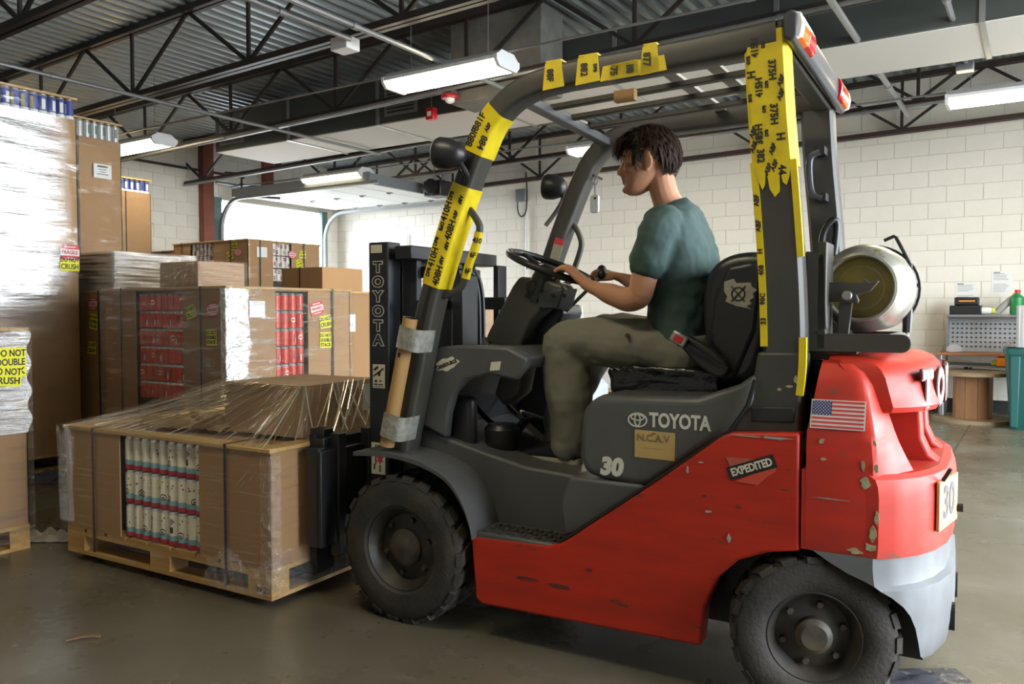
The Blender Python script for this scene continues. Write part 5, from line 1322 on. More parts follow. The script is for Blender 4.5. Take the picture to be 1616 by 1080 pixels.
def film_sheet(par, fn, nu, nv, mat, name='stretch_film', thick=.0006):
    o = MB().grid(fn, nu, nv).build(name, mat, par, fix=False, smooth=180)
    me = o.data; uv = me.uv_layers.new(name='UVMap'); co = [(i / nu, j / nv) for i in range(nu + 1) for j in range(nv + 1)]
    uv.data.foreach_set('uv', [c for lp_ in me.loops for c in co[lp_.vertex_index]]); return o
RW = random.Random(5)
def wrap(par, LX, LY, z0, z1, mat, off=.008, faces='fr', bulge=.004, nm='stretch_film'):
    """film round the near and right faces (and the other two) as one rumpled sheet"""
    ph = [RW.uniform(0, 6) for _ in range(6)]; loop = [(-off, -off), (LX + off, -off), (LX + off, LY + off), (-off, LY + off), (-off, -off)]
    Ls = [0]
    for a, b in zip(loop, loop[1:]): Ls.append(Ls[-1] + math.dist(a, b))
    def fn(s, t):
        d = s * Ls[-1]; i = 0
        while i < 3 and Ls[i + 1] < d: i += 1
        k = (d - Ls[i]) / (Ls[i + 1] - Ls[i]); a, b = loop[i], loop[i + 1]
        w = bulge * (math.sin(26 * t + ph[0] + 3 * s * 9) + .7 * math.sin(61 * t + ph[1] + 11 * s) + .5 * math.sin(40 * s + ph[2])) * min(1, 8 * k, 8 * (1 - k))
        n = [(0, -1), (1, 0), (0, 1), (-1, 0)][i]
        return (a[0] + (b[0] - a[0]) * k + n[0] * (w + bulge * 2), a[1] + (b[1] - a[1]) * k + n[1] * (w + bulge * 2), z0 + (z1 - z0) * t)
    return film_sheet(par, fn, 160, 48, mat, nm)
def glare(par, LX, y0, y1, z0, z1, mat, off=.03, nm='film_glare'):
    """extra film sheet added where the right face shows white glare"""
    ph = [RW.uniform(0, 6) for _ in range(3)]
    def fn(s, t):
        zz = z0 + (z1 - z0) * t; e = min(1, 10 * s, 10 * (1 - s))
        return (LX + off + .004 * e * (math.sin(31 * t + ph[0]) + math.sin(67 * t + 5 * s + ph[1])), y0 + (y1 - y0) * s + .012 * math.sin(23 * t + ph[2]) * s, zz)
    return film_sheet(par, fn, 30, 60, mat, nm)
def sticker(par, face, x, y, plane, w, h, lines, mat, ink=None, tilt=0, size=None, off=.006, name='sticker'):
    """face '-y' or '+x'; pixel centre in the photograph on that plane (world coordinate)"""
    p = ony(x, y, plane) if face == '-y' else onx(x, y, plane); L = pt_local(par, p)
    ux = Vector((1, 0, 0)) if face == '-y' else Vector((0, 1, 0)); uz = Vector((0, 0, 1))
    c, s = math.cos(math.radians(tilt)), math.sin(math.radians(tilt)); a, b = ux * c + uz * s, -ux * s + uz * c; n = ux.cross(uz)
    o = plaque(L + n * off, a, b, w, h, mat, name, par, t=.0012)
    if lines:
        sz = size or h / len(lines) * .95
        for i, ln_ in enumerate(lines):
            zz = (len(lines) / 2 - i - .5) * h / len(lines) * .92
            text('sticker_text', ln_, sz, ink or m_ink, o, L + n * (off + .002) + b * zz, a, b, bold=.0012, sx=min(1.0, w * .9 / (len(ln_) * sz * .62)))
    return o
def ycrush(par, face, x, y, pl, w=.105, tilt=0, off=.006): return sticker(par, face, x, y, pl, w, w * .8, ['DO NOT', 'CRUSH'], m_yel, tilt=tilt, off=off)
def ystack(par, face, x, y, pl, w=.105, tilt=0, off=.006): return sticker(par, face, x, y, pl, w, w, ['DO NOT', 'DOUBLE', 'STACK'], m_yel, tilt=tilt, off=off)
def frag(par, face, x, y, pl, w=.11, tilt=0, off=.006):
    o = sticker(par, face, x, y, pl, w, w * .8, None, m_frag, tilt=tilt, off=off)
    p = ony(x, y, pl) if face == '-y' else onx(x, y, pl); L = pt_local(par, p); ux = Vector((1, 0, 0)) if face == '-y' else Vector((0, 1, 0)); uz = Vector((0, 0, 1))
    c, s = math.cos(math.radians(tilt)), math.sin(math.radians(tilt)); a, b = ux * c + uz * s, -ux * s + uz * c; n = ux.cross(uz)
    plaque(L + n * (off + .0014), a, b, w, w * .34, m_paper, 'label_band', o, t=.0006); text('sticker_text', 'FRAGILE', w * .26, m_frag, o, L + n * (off + .0026), a, b, bold=.0012, sx=.86)
    for k_ in (-.29, .29): plaque(L + n * (off + .0014) + b * w * k_, a, b, w * .6, w * .05, m_paper, 'label_line', o, t=.0006)
    return o
def load(label, loc, rz, LX, LY, z0, z1, front, right, straps_f=(), straps_r=(), frame=True, film=None, group=None, mat=None, name='can_load'):
    """front/right: cardboard intervals along the near and the right face; gaps show cans"""
    t = thing(name, label, 'pallet load', loc, rz, group); cm = mat or m_card; th = .007
    MB().box(.082, LX - .082, .082, LY - .082, z0, z1 - .004).build('load_core', M('core_dark', (.05, .035, .025), .9), t)
    for a, b in front: MB().box(a, b, 0, th, z0, z1).build('cardboard_panel', cm, t)
    for a, b in right: MB().box(LX - th, LX, a, b, z0, z1).build('cardboard_panel', cm, t)
    MB().box(0, LX, LY - th, LY, z0, z1).build('cardboard_panel', cm, t); MB().box(0, th, 0, LY, z0, z1).build('cardboard_panel', cm, t)
    MB().box(.01, LX - .01, .01, LY - .01, z1 - .006, z1).build('top_sheet', cm, t)
    if frame:
        e = .012; fz = z1 + .018
        for x0, x1, y0, y1 in ((-e, LX + e, -e, .085), (-e, LX + e, LY - .085, LY + e), (-e, .085, .085, LY - .085), (LX - .085, LX + e, .085, LY - .085)):
            MB().box(x0, x1, y0, y1, z1, fz).build('frame_board', m_wood2, t, bevel=.003)
    zt = z1 + (.019 if frame else .001)
    for x in straps_f:
        s = MB().box(x - .008, x + .008, -.0145 if frame else -.002, -.0025 + (-.01 if frame else .0), z0 - .1, zt); s.box(x - .008, x + .008, -.0145, LY, zt, zt + .0012); s.build('strap', m_strap, t)
    for y in straps_r:
        xx = LX + (.0125 if frame else .001); s = MB().box(xx, xx + .0015, y - .008, y + .008, z0 - .1, zt); s.box(0, xx, y - .008, y + .008, zt, zt + .0012); s.build('strap', m_strap, t)
    return t
def can_mesh(name, r, h, bands, patches, lid):
    """bands: [(z0,z1,mat index)]; patches: [(angle, z, half-angle, half-height, mat, round)]"""
    mb = MB(); n = 18
    prof = [(r * .82, 0)] + [(r, .004)]
    zs = sorted(set([.004] + [b[0] for b in bands[1:]] + [h - .016]))
    def bandmat(z):
        for a, b, m in bands:
            if a <= z < b: return m
        return bands[-1][2]
    for a, b in zip(zs, zs[1:]):
        mb.cur = bandmat((a + b) / 2); mb.lathe([(r, a), (r, b)], (0, 0, 0), 'z', n, cap=False)
    mb.cur = lid; mb.lathe([(r * .80, 0), (r, .004)], (0, 0, 0), 'z', n, cap=True); 
    mb.lathe([(r, h - .016), (r * .82, h - .003), (r * .84, h), (r * .80, h), (r * .78, h - .004), (.0005, h - .004)], (0, 0, 0), 'z', n, cap=False)
    for an, z, ha, hh, m, rd in patches:
        mb.cur = m; R = r + .0004
        if rd:
            vs = [(R * math.cos(an), R * math.sin(an), z)] + [(R * math.cos(an + ha * math.cos(t)), R * math.sin(an + ha * math.cos(t)), z + hh * math.sin(t)) for t in [2 * PI * k / 12 for k in range(12)]]
            mb.add(vs, [(0, 1 + k, 1 + (k + 1) % 12) for k in range(12)])
        else:
            mb.grid(lambda s, t: (R * math.cos(an - ha + 2 * ha * s), R * math.sin(an - ha + 2 * ha * s), z - hh + 2 * hh * t), 3, 1)
    me = mb.mesh(name); return me, mb
def mk_can(name, r, h, bands, patches, lid, mats):
    me, mb = can_mesh(name, r, h, bands, patches, lid)
    for m in mats: me.materials.append(m)
    if len(me.polygons) == len(mb.m): me.polygons.foreach_set('material_index', mb.m)
    me.shade_smooth(); me.set_sharp_from_angle(angle=math.radians(35)); return me
m_lid = M('can_lid', (.60, .60, .58), .3, metal=.8)
m_wcan = M('can_cream', (.80, .74, .58), .42); m_bcan = M('can_blue_band', (.22, .42, .47), .42); m_rband = M('can_red_band', (.42, .02, .045), .4); m_cdark = M('can_print', (.03, .035, .03), .45)
white_cans = []
for v in range(4):
    rr = random.Random(40 + v); pat = []
    if v != 1: pat.append((0, .058, .52, .0155, 3, True)); pat.append((0, .058, .33, .0095, 0, True)); pat.append((0, .056, .22, .005, 3, True))
    if v == 1: pat.append((0, .075, .30, .014, 3, False)); pat.append((0, .115, .35, .012, 4, False))
    for k in range(5): pat.append((rr.uniform(-.9, .9), rr.uniform(.085, .135), .10, .0045, 3, True))
    for k in range(3): pat.append((PI + rr.uniform(-.9, .9), rr.uniform(.06, .135), .10, .0045, 3, True))
    white_cans.append(mk_can('tall_can', .0312, .160, [(.0, .024, 2), (.024, .048, 1), (.048, .2, 0)], pat, 5, [m_wcan, m_bcan, m_rband, m_cdark, M('can_grey_print', (.38, .38, .36), .5), m_lid]))
m_rcan = M('can_red', (.60, .055, .030), .35); m_rcan2 = M('can_red_dark', (.22, .03, .05), .4)
red_cans = [mk_can('drink_can', .0325, .1225, [(.0, .2, 0)], pat, 3, [m_rcan, m_paper, m_rcan2, m_lid]) for pat in ([(0, .06, .55, .018, 1, True), (0, .06, .3, .008, 0, True)], [(0, .05, .16, .026, 2, False), (.5, .04, .12, .02, 1, False)], [(.3, .06, .2, .03, 2, False)])]
m_ucan = M('can_blue', (.035, .06, .28), .35); m_ugold = M('can_gold', (.45, .36, .12), .4)
blue_cans = [mk_can('tall_can', .0325, .157, [(.0, .03, 1), (.03, .2, 0)], [(0, .08, .4, .04, 1, False), (2.6, .08, .4, .045, 2, False)], 3, [m_ucan, m_paper, m_ugold, m_lid])]
silver_cans = [mk_can('tall_can', .0325, .157, [(.0, .2, 0)], [(0, .08, .35, .04, 1, False)], 3, [M('can_silver', (.55, .57, .56), .3, metal=.5), M('can_teal', (.08, .18, .16), .4), m_paper, m_lid])]
purp_cans = [mk_can('tall_can', .0325, .157, [(.0, .2, 0)], [(rr_, z_, .55, .022, 1, True) for rr_, z_ in ((0, .04), (1.9, .09), (3.6, .05), (5.0, .11), (.6, .12))], 3, [M('can_pale', (.66, .62, .56), .4), M('can_purple', (.14, .025, .09), .4), m_paper, m_lid])]
RC = random.Random(21)
ORD = ['first', 'second', 'third', 'fourth', 'fifth', 'sixth', 'seventh', 'eighth', 'ninth', 'tenth', 'eleventh', 'twelfth', 'thirteenth', 'fourteenth', 'fifteenth', 'sixteenth']
def place_cans(t, face, a0, n, pitch, inset, rows, meshes, label, group, rowname=None):
    base = t.location; rz = t.rotation_euler.z
    for ri, z in enumerate(rows):
        for i in range(n):
            a = a0 + pitch * (i + .5); L = (a, inset, z) if face == '-y' else (inset, a, z)
            w = base + Vector((L[0] * math.cos(rz) - L[1] * math.sin(rz), L[0] * math.sin(rz) + L[1] * math.cos(rz), 0)); w.z = z
            o = link_mesh('drink_can', RC.choice(meshes), None, w, (0, 0, RC.uniform(0, 2 * PI) if RC.random() < .6 else rz - PI / 2 + (PI / 2 if face == '+x' else 0) + RC.uniform(-.5, .5)))
            tag(o, label % ((rowname[ri], ORD[i]) if rowname else ORD[i]), 'can', group)

# ---- load on the forks
FP = FO + FU * -2.0 + FV * -.15
pallet('wooden pallet carried on the truck forks', FP + Vector((0, 0, .035)), FA, 1.45, 1.12)
fl1 = load('low wrapped cardboard load with white cans on the truck forks', FP, FA, 1.45, 1.12, .165, .66, [(0, .435), (1.005, 1.45)], [(0, 1.12)], straps_f=(.245, 1.19), straps_r=(.35, .8))
place_cans(fl1, '-y', .437, 9, .0630, .046, [.167, .330, .493], white_cans, 'cream can with red base on the forks, %s row, %s from the left', 'cream cans in the load on the forks', ['bottom', 'middle', 'top'])
wrap(fl1, 1.45, 1.12, .10, .685, m_film, off=.016)
def cornerfilm(par, LX, w, z0, z1, mat, name='film_edge'):
    def fn(s, t): 
        a = (s - .5) * w; k = .004 * math.sin(50 * t + 9 * s) + .003 * math.sin(97 * t)
        return (LX + .026 + k + min(0, a), -.026 - k + max(0, a), z0 + (z1 - z0) * t)
    return film_sheet(par, fn, 10, 40, mat, name)
cornerfilm(fl1, 1.45, .12, .08, .65, m_filmm)
text('pallet_stamp', 'W.20', .035, m_ink, fl1, (1.40, -.002, .075), (1, 0, 0), (0, 0, 1), bold=.0005)
# carton, paper and film tent on top
cz = .681
cb = thing('cardboard_box', 'closed brown carton riding under film on the load on the forks', 'box', FO + FU * -1.12 + FV * .10 + Vector((0, 0, cz)), FA)
MB().box(0, .51, 0, .53, 0, .232).build('carton', m_card2, cb, bevel=.003)
for y0, y1 in ((.0, .262), (.268, .53)): MB().box(.0, .51, y0, y1, .2325, .236).build('flap', m_card2, cb)
plaque((.5105, .44, .15), (0, 1, 0), (0, 0, 1), .07, .13, m_paper, 'address_label', cb)
def kraft(label, u, v, z, L, Wd, h, rz):
    t = MB(); n = 12; m = 5
    def fn(s, q): return (s * L, (q - .5) * Wd, h * math.sin(PI * q) * (.8 + .3 * math.sin(9 * s + 2)) + .006 * math.sin(31 * s + 17 * q) + .004)
    t.grid(fn, n, m * 2); o = t.build('kraft_paper', M('kraft', (.34, .21, .10), .7, bump=.4, bscale=18), smooth=25, fix=False)
    sd_ = o.modifiers.new('thick', 'SOLIDIFY'); sd_.thickness = .003
    o.location = FO + FU * u + FV * v + Vector((0, 0, z)); o.rotation_euler = (0, 0, FA + rz); return tag(o, label, 'paper')
kraft('folded brown kraft paper at the left of the carton on the fork load', -1.62, .05, cz, .30, .14, .05, .25)
kraft('longer crumpled brown paper roll beside the carton on the fork load', -1.42, .16, cz, .34, .16, .06, -.1)
tent = thing('film_tent', 'loose clear stretch film stretched from the top carton to the load edge', 'plastic film', FP, FA)
def tent_sheet(A, B, C, D, seed, n=220, m=8):
    r = random.Random(seed); ph = [r.uniform(0, 6) for _ in range(4)]
    A, B, C, D = [Vector(p) for p in (A, B, C, D)]
    def fn(s, t):
        p = (A.lerp(B, s)).lerp(C.lerp(D, s), t); w = (math.sin(70 * s + ph[0]) + .8 * math.sin(113 * s + ph[1] + 2 * t) + .6 * math.sin(190 * s + ph[2])) * .006 * (1 - .5 * abs(2 * t - 1))
        sag = -.02 * math.sin(PI * t)
        return (p.x, p.y, p.z + w + sag)
    film_sheet(tent, fn, n, m, m_filmt, 'film_sheet')
ox, oy = 2.0, .15
tent_sheet((-1.12 + ox, .09 + oy, .93), (-.60 + ox, .09 + oy, .93), (-1.96 + ox, -.165 + oy, .69), (-.56 + ox, -.165 + oy, .69), 1)
tent_sheet((-.595 + ox, .09 + oy, .93), (-.595 + ox, .64 + oy, .93), (-.53 + ox, -.14 + oy, .69), (-.53 + ox, .98 + oy, .69), 2)
tent_sheet((-1.13 + ox, .64 + oy, .93), (-1.13 + ox, .09 + oy, .93), (-1.98 + ox, .98 + oy, .69), (-1.98 + ox, -.15 + oy, .69), 3)

m_fold = film_mat('film_fold_glint', .75, .16, (3, 9), tint=(1, .93, .72), lo=.3, hi=.6, base=.5, face=.1)  # bunched film; pale gold tint paints in the lamp glints along the folds
RF = random.Random(31); fd = MB()
def strand(A, B, r):
    A, B = Vector(A), Vector(B); pts = [A.lerp(B, k / 6) + Vector((0, 0, -.012 * math.sin(PI * k / 6) + RF.uniform(-.002, .002))) for k in range(7)]
    fd.sweep(pts, lambda i: [(r * (.5 + math.sin(PI * (i + .6) / 7.2)) * math.cos(t) * 1.8, r * (.5 + math.sin(PI * (i + .6) / 7.2)) * .6 * math.sin(t)) for t in (0, PI / 2, PI, 3 * PI / 2)])
for k in range(34):
    a = RF.random(); b = RF.random() ** 1.4
    strand((.88 + .50 * a, .245 + .01 * RF.random(), .925 - .02 * RF.random()), (.06 + 1.1 * b * (.3 + .7 * a), RF.uniform(-.02, .25) if b < .4 else -.02, .69), RF.uniform(.0008, .0022))
for k in range(16):
    a = RF.random(); strand((1.405, .24 + .5 * a, .925), (1.45 + RF.uniform(-.01, .02), RF.uniform(0, .35) + .5 * a, .69), RF.uniform(.0008, .002))
for k in range(10): strand((1.40 + RF.uniform(-.02, .01), .245, .92), (1.30 + RF.uniform(-.06, .12), -.02, .60 + RF.uniform(-.1, .08)), RF.uniform(.0008, .0018))
fo_ = fd.build('film_glint_folds', m_fold, tent, fix=False); fo_['kind'] = 'stuff'
# film bunched round the foot of the load
def tail(par, A, B, z0, z1, n, seed, mat):
    r = random.Random(seed); ph = [r.uniform(0, 6) for _ in range(5)]; A, B = Vector(A), Vector(B); nn = Vector(n)
    def fn(s, t):
        p = A.lerp(B, s) + nn * (.006 + .010 * (1 + math.sin(37 * s + 5 * t + ph[0])) * .5 + .006 * math.sin(83 * s + ph[1] + 9 * t)); zz = z0 + (z1 + .03 * math.sin(9 * s + ph[2]) - z0) * t
        return (p.x, p.y, zz)
    film_sheet(par, fn, 90, 14, mat, 'film_tail')
tail(fl1, (1.08, -.018, 0), (1.475, -.018, 0), .055, .20, (0, -1, 0), 1, m_filmm); tail(fl1, (1.468, -.02, 0), (1.468, .50, 0), .05, .22, (1, 0, 0), 2, m_filmm)
tail(fl1, (-.02, -.018, 0), (.10, -.018, 0), .2, .66, (0, -1, 0), 3, m_filmm)

# ---- red can load behind it
RX0, RX1, RY0, RY1, RZ = -5.84, -4.42, 3.35, 4.47, 1.40
pallet('wooden pallet under the red can load', (RX0, RY0, 0), 0, 1.42, 1.12, True)
r1 = load('wrapped cardboard load with red cans showing on two sides', (RX0, RY0, 0), 0, 1.42, 1.12, .13, RZ, [(0, .40), (.96, 1.42)], [(0, .403), (.70, 1.12)], straps_f=(.24, 1.17), straps_r=(.93,), name='can_load')
zr = [.135 + .1245 * k for k in range(10)]
place_cans(r1, '-y', .403, 8, .0695, .046, zr[4:], red_cans, 'red can, shaded face, row %s from the top, %s from the left', 'red cans on the shaded face', ['six', 'five', 'four', 'three', 'two', 'one'])
place_cans(r1, '+x', .406, 4, .0705, 1.42 - .046, zr[4:], red_cans, 'red can, bright face, row %s from the top, %s from the left', 'red cans on the bright face', ['six', 'five', 'four', 'three', 'two', 'one'])
ycrush(r1, '-y', 302, 493, RY0, .105, 15); ystack(r1, '-y', 335, 533, RY0, .105, 2); frag(r1, '-y', 337, 489, RY0, .11, 6)
frag(r1, '+x', 499, 487, RX1, .12, 12); ycrush(r1, '+x', 513, 508, RX1, .115, 8); ystack(r1, '+x', 513, 537, RX1, .115); sticker(r1, '+x', 405, 488, RX1, .13, .11, None, m_paper, name='paper_label')
wrap(r1, 1.42, 1.12, .12, RZ + .02, m_filmm, off=.016)
cornerfilm(r1, 1.42, .10, .2, RZ, m_filmv); glare(r1, 1.42, .0, .17, .1, RZ, m_filmg, .026)
# dark load left of it
r2 = load('shaded wrapped cardboard load between the tall pallets and the red can load', (-7.20, 3.58, 0), 0, 1.30, 1.12, .13, 1.40, [(0, 1.30)], [(0, 1.12)], straps_f=(.9,), name='can_load')
pallet('wooden pallet under the shaded load at the left', (-7.20, 3.58, 0), 0, 1.30, 1.12, True)
frag(r2, '-y', 148, 480, 3.58, .12, 0); ystack(r2, '-y', 149, 508, 3.58, .12, -8); ycrush(r2, '-y', 146, 549, 3.58, .12, -2)
wrap(r2, 1.30, 1.12, .12, 1.42, m_film, off=.016)
bxA = thing('cardboard_box', 'brown box under bright film on the shaded load beside the tall pallets', 'box', (-7.15, 3.62, 1.42)); MB().box(0, 1.0, 0, .72, 0, .30).build('carton', m_card2, bxA, bevel=.004); MB().box(0, 1.0, .355, .365, .3, .302).build('tape_seam', m_paper, bxA)
wrap(bxA, 1.0, .72, 0, .31, m_filmv, off=.012, bulge=.006)
bxB = thing('cardboard_box', 'small pale carton under film on top of the red can load', 'box', (-5.75, 3.75, 1.42)); MB().box(0, .48, 0, .42, 0, .21).build('carton', m_card2, bxB, bevel=.004); MB().box(0, .48, .205, .215, .21, .212).build('tape_seam', m_paper, bxB)
wrap(bxB, .48, .42, 0, .22, m_filmm, off=.012, bulge=.006)
tent2 = thing('film_tent', 'crossed clear film bands over the boxes on the red can load', 'plastic film', (0, 0, 0))
def tsheet(par, A, B, C, D, seed, mat, n=160, m=8):
    r = random.Random(seed); ph = [r.uniform(0, 6) for _ in range(4)]; A, B, C, D = [Vector(p) for p in (A, B, C, D)]
    def fn(s, t):
        p = (A.lerp(B, s)).lerp(C.lerp(D, s), t); w = (math.sin(60 * s + ph[0]) + .8 * math.sin(97 * s + ph[1]) + .6 * math.sin(150 * s + ph[2])) * .007
        return (p.x, p.y + w, p.z + w)
    film_sheet(par, fn, n, m, mat, 'film_sheet')
tsheet(tent2, (-6.15, 3.9, 1.70), (-5.75, 3.8, 1.66), (-5.75, 3.36, 1.43), (-5.2, 3.36, 1.43), 4, m_filmt)
tsheet(tent2, (-5.6, 3.80, 1.66), (-5.27, 3.75, 1.66), (-5.70, 3.36, 1.43), (-4.6, 3.36, 1.43), 5, m_filmt)
# loads farther back
r3 = load('plain wrapped load behind the red can load', (-6.2, 4.72, 0), 0, 1.42, 1.12, .13, 1.40, [(0, 1.42)], [(0, 1.12)], name='can_load')
pallet('wooden pallet under the plain load behind the red cans', (-6.2, 4.72, 0), 0, 1.42, 1.12, True)
bxC = thing('cardboard_box', 'bare brown box with a black strap behind the red can load', 'box', (-5.52, 4.76, 1.42)); MB().box(0, .50, 0, .48, 0, .205).build('carton', m_card, bxC, bevel=.004); MB().box(.22, .235, -.002, .48, 0, .207).build('strap', m_strap, bxC)
r4 = load('wrapped pale cardboard load left of the mast behind the red cans', (-6.1, 5.98, 0), 0, 1.42, 1.12, .13, 1.33, [(0, 1.42)], [(0, 1.12)], straps_r=(.30,), mat=m_card2, name='can_load')
pallet('wooden pallet under the pale load left of the mast', (-6.1, 5.98, 0), 0, 1.42, 1.12, True); wrap(r4, 1.42, 1.12, .12, 1.35, m_filmm, off=.016); sticker(r4, '+x', 553, 510, -4.68, .10, .14, None, m_paper, name='paper_label')
r5 = load('wrapped pale load seen between the mast and the front guard leg', (-6.0, 7.35, 0), 0, 1.42, 1.12, .13, 1.30, [(0, 1.42)], [(0, 1.12)], mat=m_card2, name='can_load')
pallet('wooden pallet under the pale load behind the mast', (-6.0, 7.35, 0), 0, 1.42, 1.12, True); wrap(r5, 1.42, 1.12, .12, 1.32, m_filmm, off=.016)
# patterned purple cans
pu_l = load('wrapped load with purple patterned cans before the roll-up door', (-9.2, 6.2, 0), 0, 1.43, 1.12, .13, 2.09, [(0, .33), (.80, 1.43)], [(0, .37), (.66, 1.12)], straps_f=(.18, 1.13), straps_r=(.17, .85), frame=True, name='can_load')
pallet('wooden pallet under the purple patterned can load', (-9.2, 6.2, 0), 0, 1.43, 1.12, True)
place_cans(pu_l, '-y', .335, 6, .077, .046, [1.62, 1.78, 1.935], purp_cans, 'purple patterned can before the door, shaded face, %s row, %s from the left', 'purple patterned cans facing the camera', ['third', 'second', 'top'])
place_cans(pu_l, '+x', .375, 4, .070, 1.43 - .046, [1.62, 1.78, 1.935], purp_cans, 'purple patterned can before the door, bright face, %s row, %s from the left', 'purple patterned cans on the right face', ['third', 'second', 'top'])
ystack(pu_l, '-y', 370, 388, 6.2, .11, 0); ycrush(pu_l, '-y', 363, 404, 6.2, .12, 18); frag(pu_l, '-y', 376, 398, 6.2, .11, 0); sticker(pu_l, '+x', 413, 398, -7.77, .15, .12, None, m_paper, name='paper_label')
frag(pu_l, '+x', 461, 402, -7.77, .11); ycrush(pu_l, '+x', 477, 402, -7.77, .11); ystack(pu_l, '+x', 472, 417, -7.77, .11, 20); wrap(pu_l, 1.43, 1.12, .12, 2.11, m_film, off=.016)
pu2 = load('wrapped can load farther left behind the purple patterned one', (-11.0, 6.75, 0), 0, 1.43, 1.12, .13, 2.08, [(0, .2), (.45, 1.43)], [(0, 1.12)], straps_f=(.75,), name='can_load')
pallet('wooden pallet under the farther can load at the left wall', (-11.0, 6.75, 0), 0, 1.43, 1.12, True)
place_cans(pu2, '-y', .2, 3, .08, .046, [1.62, 1.78, 1.925], purp_cans, 'pale patterned can at the left wall, %s row, %s from the left', 'patterned cans at the left wall', ['third', 'second', 'top'])
# tall stacks at the left
def tall(label, plabel, x0, x1, y0, y1, z1, cans, film, straps_r=(), clabel='', cgroup='', panels=None, ybeg=0, ncan=14):
    LX, LY = x1 - x0, y1 - y0
    t = load(label, (x0, y0, 0), 0, LX, LY, .13, z1, [(0, LX)], panels or [(0, LY)], frame=False, straps_r=straps_r, name='tall_can_load')
    pallet(plabel, (x0, y0, 0), 0, LX, LY, True)
    zt = z1 + .001
    n = int((LY - ybeg - .01) / .0675); place_cans(t, '+x', LY - n * .0675 - .005, n, .0675, LX - .036, [zt], cans, clabel, cgroup)
    MB().box(.09, LX - .08, .01, LY - .01, z1, z1 + .15).build('top_tier_core', MATS['core_dark'], t)
    e = .01; MB().box(-e, LX + e, -e, LY + e, z1 + .160, z1 + .176).build('top_frame', m_wood2, t)
    wrap(t, LX, LY, .10, z1 + .17, m_film, off=.014, bulge=.006)
    if film is m_filmv: glare(t, LX, 0, LY - .06, .95, z1, m_filmg)
    return t
t1 = tall('tall can load at the left edge glaring under heavy film', 'wooden pallet under the tallest wrapped load at the left edge', -7.87, -6.45, 2.25, 3.50, 2.77, blue_cans, m_filmv, (.62,), 'blue can atop the glaring tall load, %s from the left', 'blue cans in the top row', ybeg=.3)
frag(t1, '+x', 107, 399, -6.45, .15, 0, .03); ycrush(t1, '+x', 107, 416, -6.45, .15, 0, .03)
t2 = tall('tall brown can load with a white label behind the glaring one', 'wooden pallet under the tall brown load with the white label', -8.72, -7.30, 3.57, 4.38, 2.84, silver_cans, m_film, (.40,), 'silver can atop the tall brown load, %s from the left', 'silver cans in the top row', panels=[(.27, .81)], ybeg=.1)
for zrow in [.14 + .16 * k for k in range(9, 17)]: pass
place_cans(t2, '+x', .08, 3, .066, 1.42 - .046, [.14 + .1585 * k for k in range(9, 17)], silver_cans, 'silver can, tall brown load side, row %s, %s from left', 'silver cans in the side column', ['eight from the top', 'seven from the top', 'six from the top', 'five from the top', 'four from the top', 'three from the top', 'two from the top', 'one from the top'])
lb2 = sticker(t2, '+x', 160, 271, -7.30, .17, .13, None, m_paper, name='paper_label', off=.02)
L2 = pt_local(t2, onx(160, 271, -7.30)); pr2 = MB()
for k, (w2, h2) in enumerate(((.10, .016), (.07, .006), (.06, .005), (.11, .006))): pr2.box(L2.x + .0212, L2.x + .0222, L2.y - w2 / 2, L2.y + w2 / 2, L2.z + .035 - k * .022, L2.z + .035 - k * .022 + h2)
pr2.build('label_print', m_ink, lb2)
t3 = tall('tall brown can load nearest the left wall', 'wooden pallet under the tall load nearest the left wall', -11.0, -9.60, 5.03, 6.15, 2.76, blue_cans, m_film, (.78,), 'blue can atop the load nearest the left wall, %s from the left', 'blue cans at the left wall', ybeg=.5)
n1 = load('wrapped load cut by the left edge in the foreground', (-5.86, .98, 0), 0, 1.42, 1.14, .13, 1.15, [(0, 1.42)], [(0, 1.14)], name='can_load', frame=True, straps_r=(.7,))
pallet('wooden pallet at the left edge in the foreground', (-5.86, .98, 0), 0, 1.42, 1.14, True)
wrap(n1, 1.42, 1.14, .05, 1.17, m_filmm, off=.016, bulge=.006); glare(n1, 1.42, 0, 1.14, .62, 1.15, m_filmv)
ystack(n1, '+x', 12, 572, -4.42, .15, 0, .03); sticker(n1, '+x', 4, 594, -4.42, .15, .10, ['DO NOT', 'CRUSH'], m_yel, off=.034, tilt=-4)
# white wrapped stack by the back wall
xw0, xw1 = ony(858, 560, 10.5).x, ony(1004, 560, 10.5).x
ww = thing('wrapped_stack', 'white wrapped stack on a pallet by the back wall behind the driver\'s legs', 'pallet load', (xw0, 10.4, 0))
MB().box(0, (xw1 - xw0) * .45, 0, 1.0, .13, 1.12).build('white_bundle', M('white_wrap', (.70, .70, .69), .4, bump=.3, bscale=6), ww, bevel=.03, seg=3); MB().box((xw1 - xw0) * .47, xw1 - xw0, 0, 1.0, .13, 1.16).build('white_bundle', MATS['white_wrap'], ww, bevel=.03, seg=3)
for zz in (.45, .80): MB().box(-.002, xw1 - xw0 + .002, -.003, .2, zz, zz + .006).build('layer_line', M('layer_grey', (.5, .5, .48), .6), ww)
pallet('wooden pallet under the white wrapped stack', (xw0, 10.4, 0), 0, xw1 - xw0, 1.0, True)
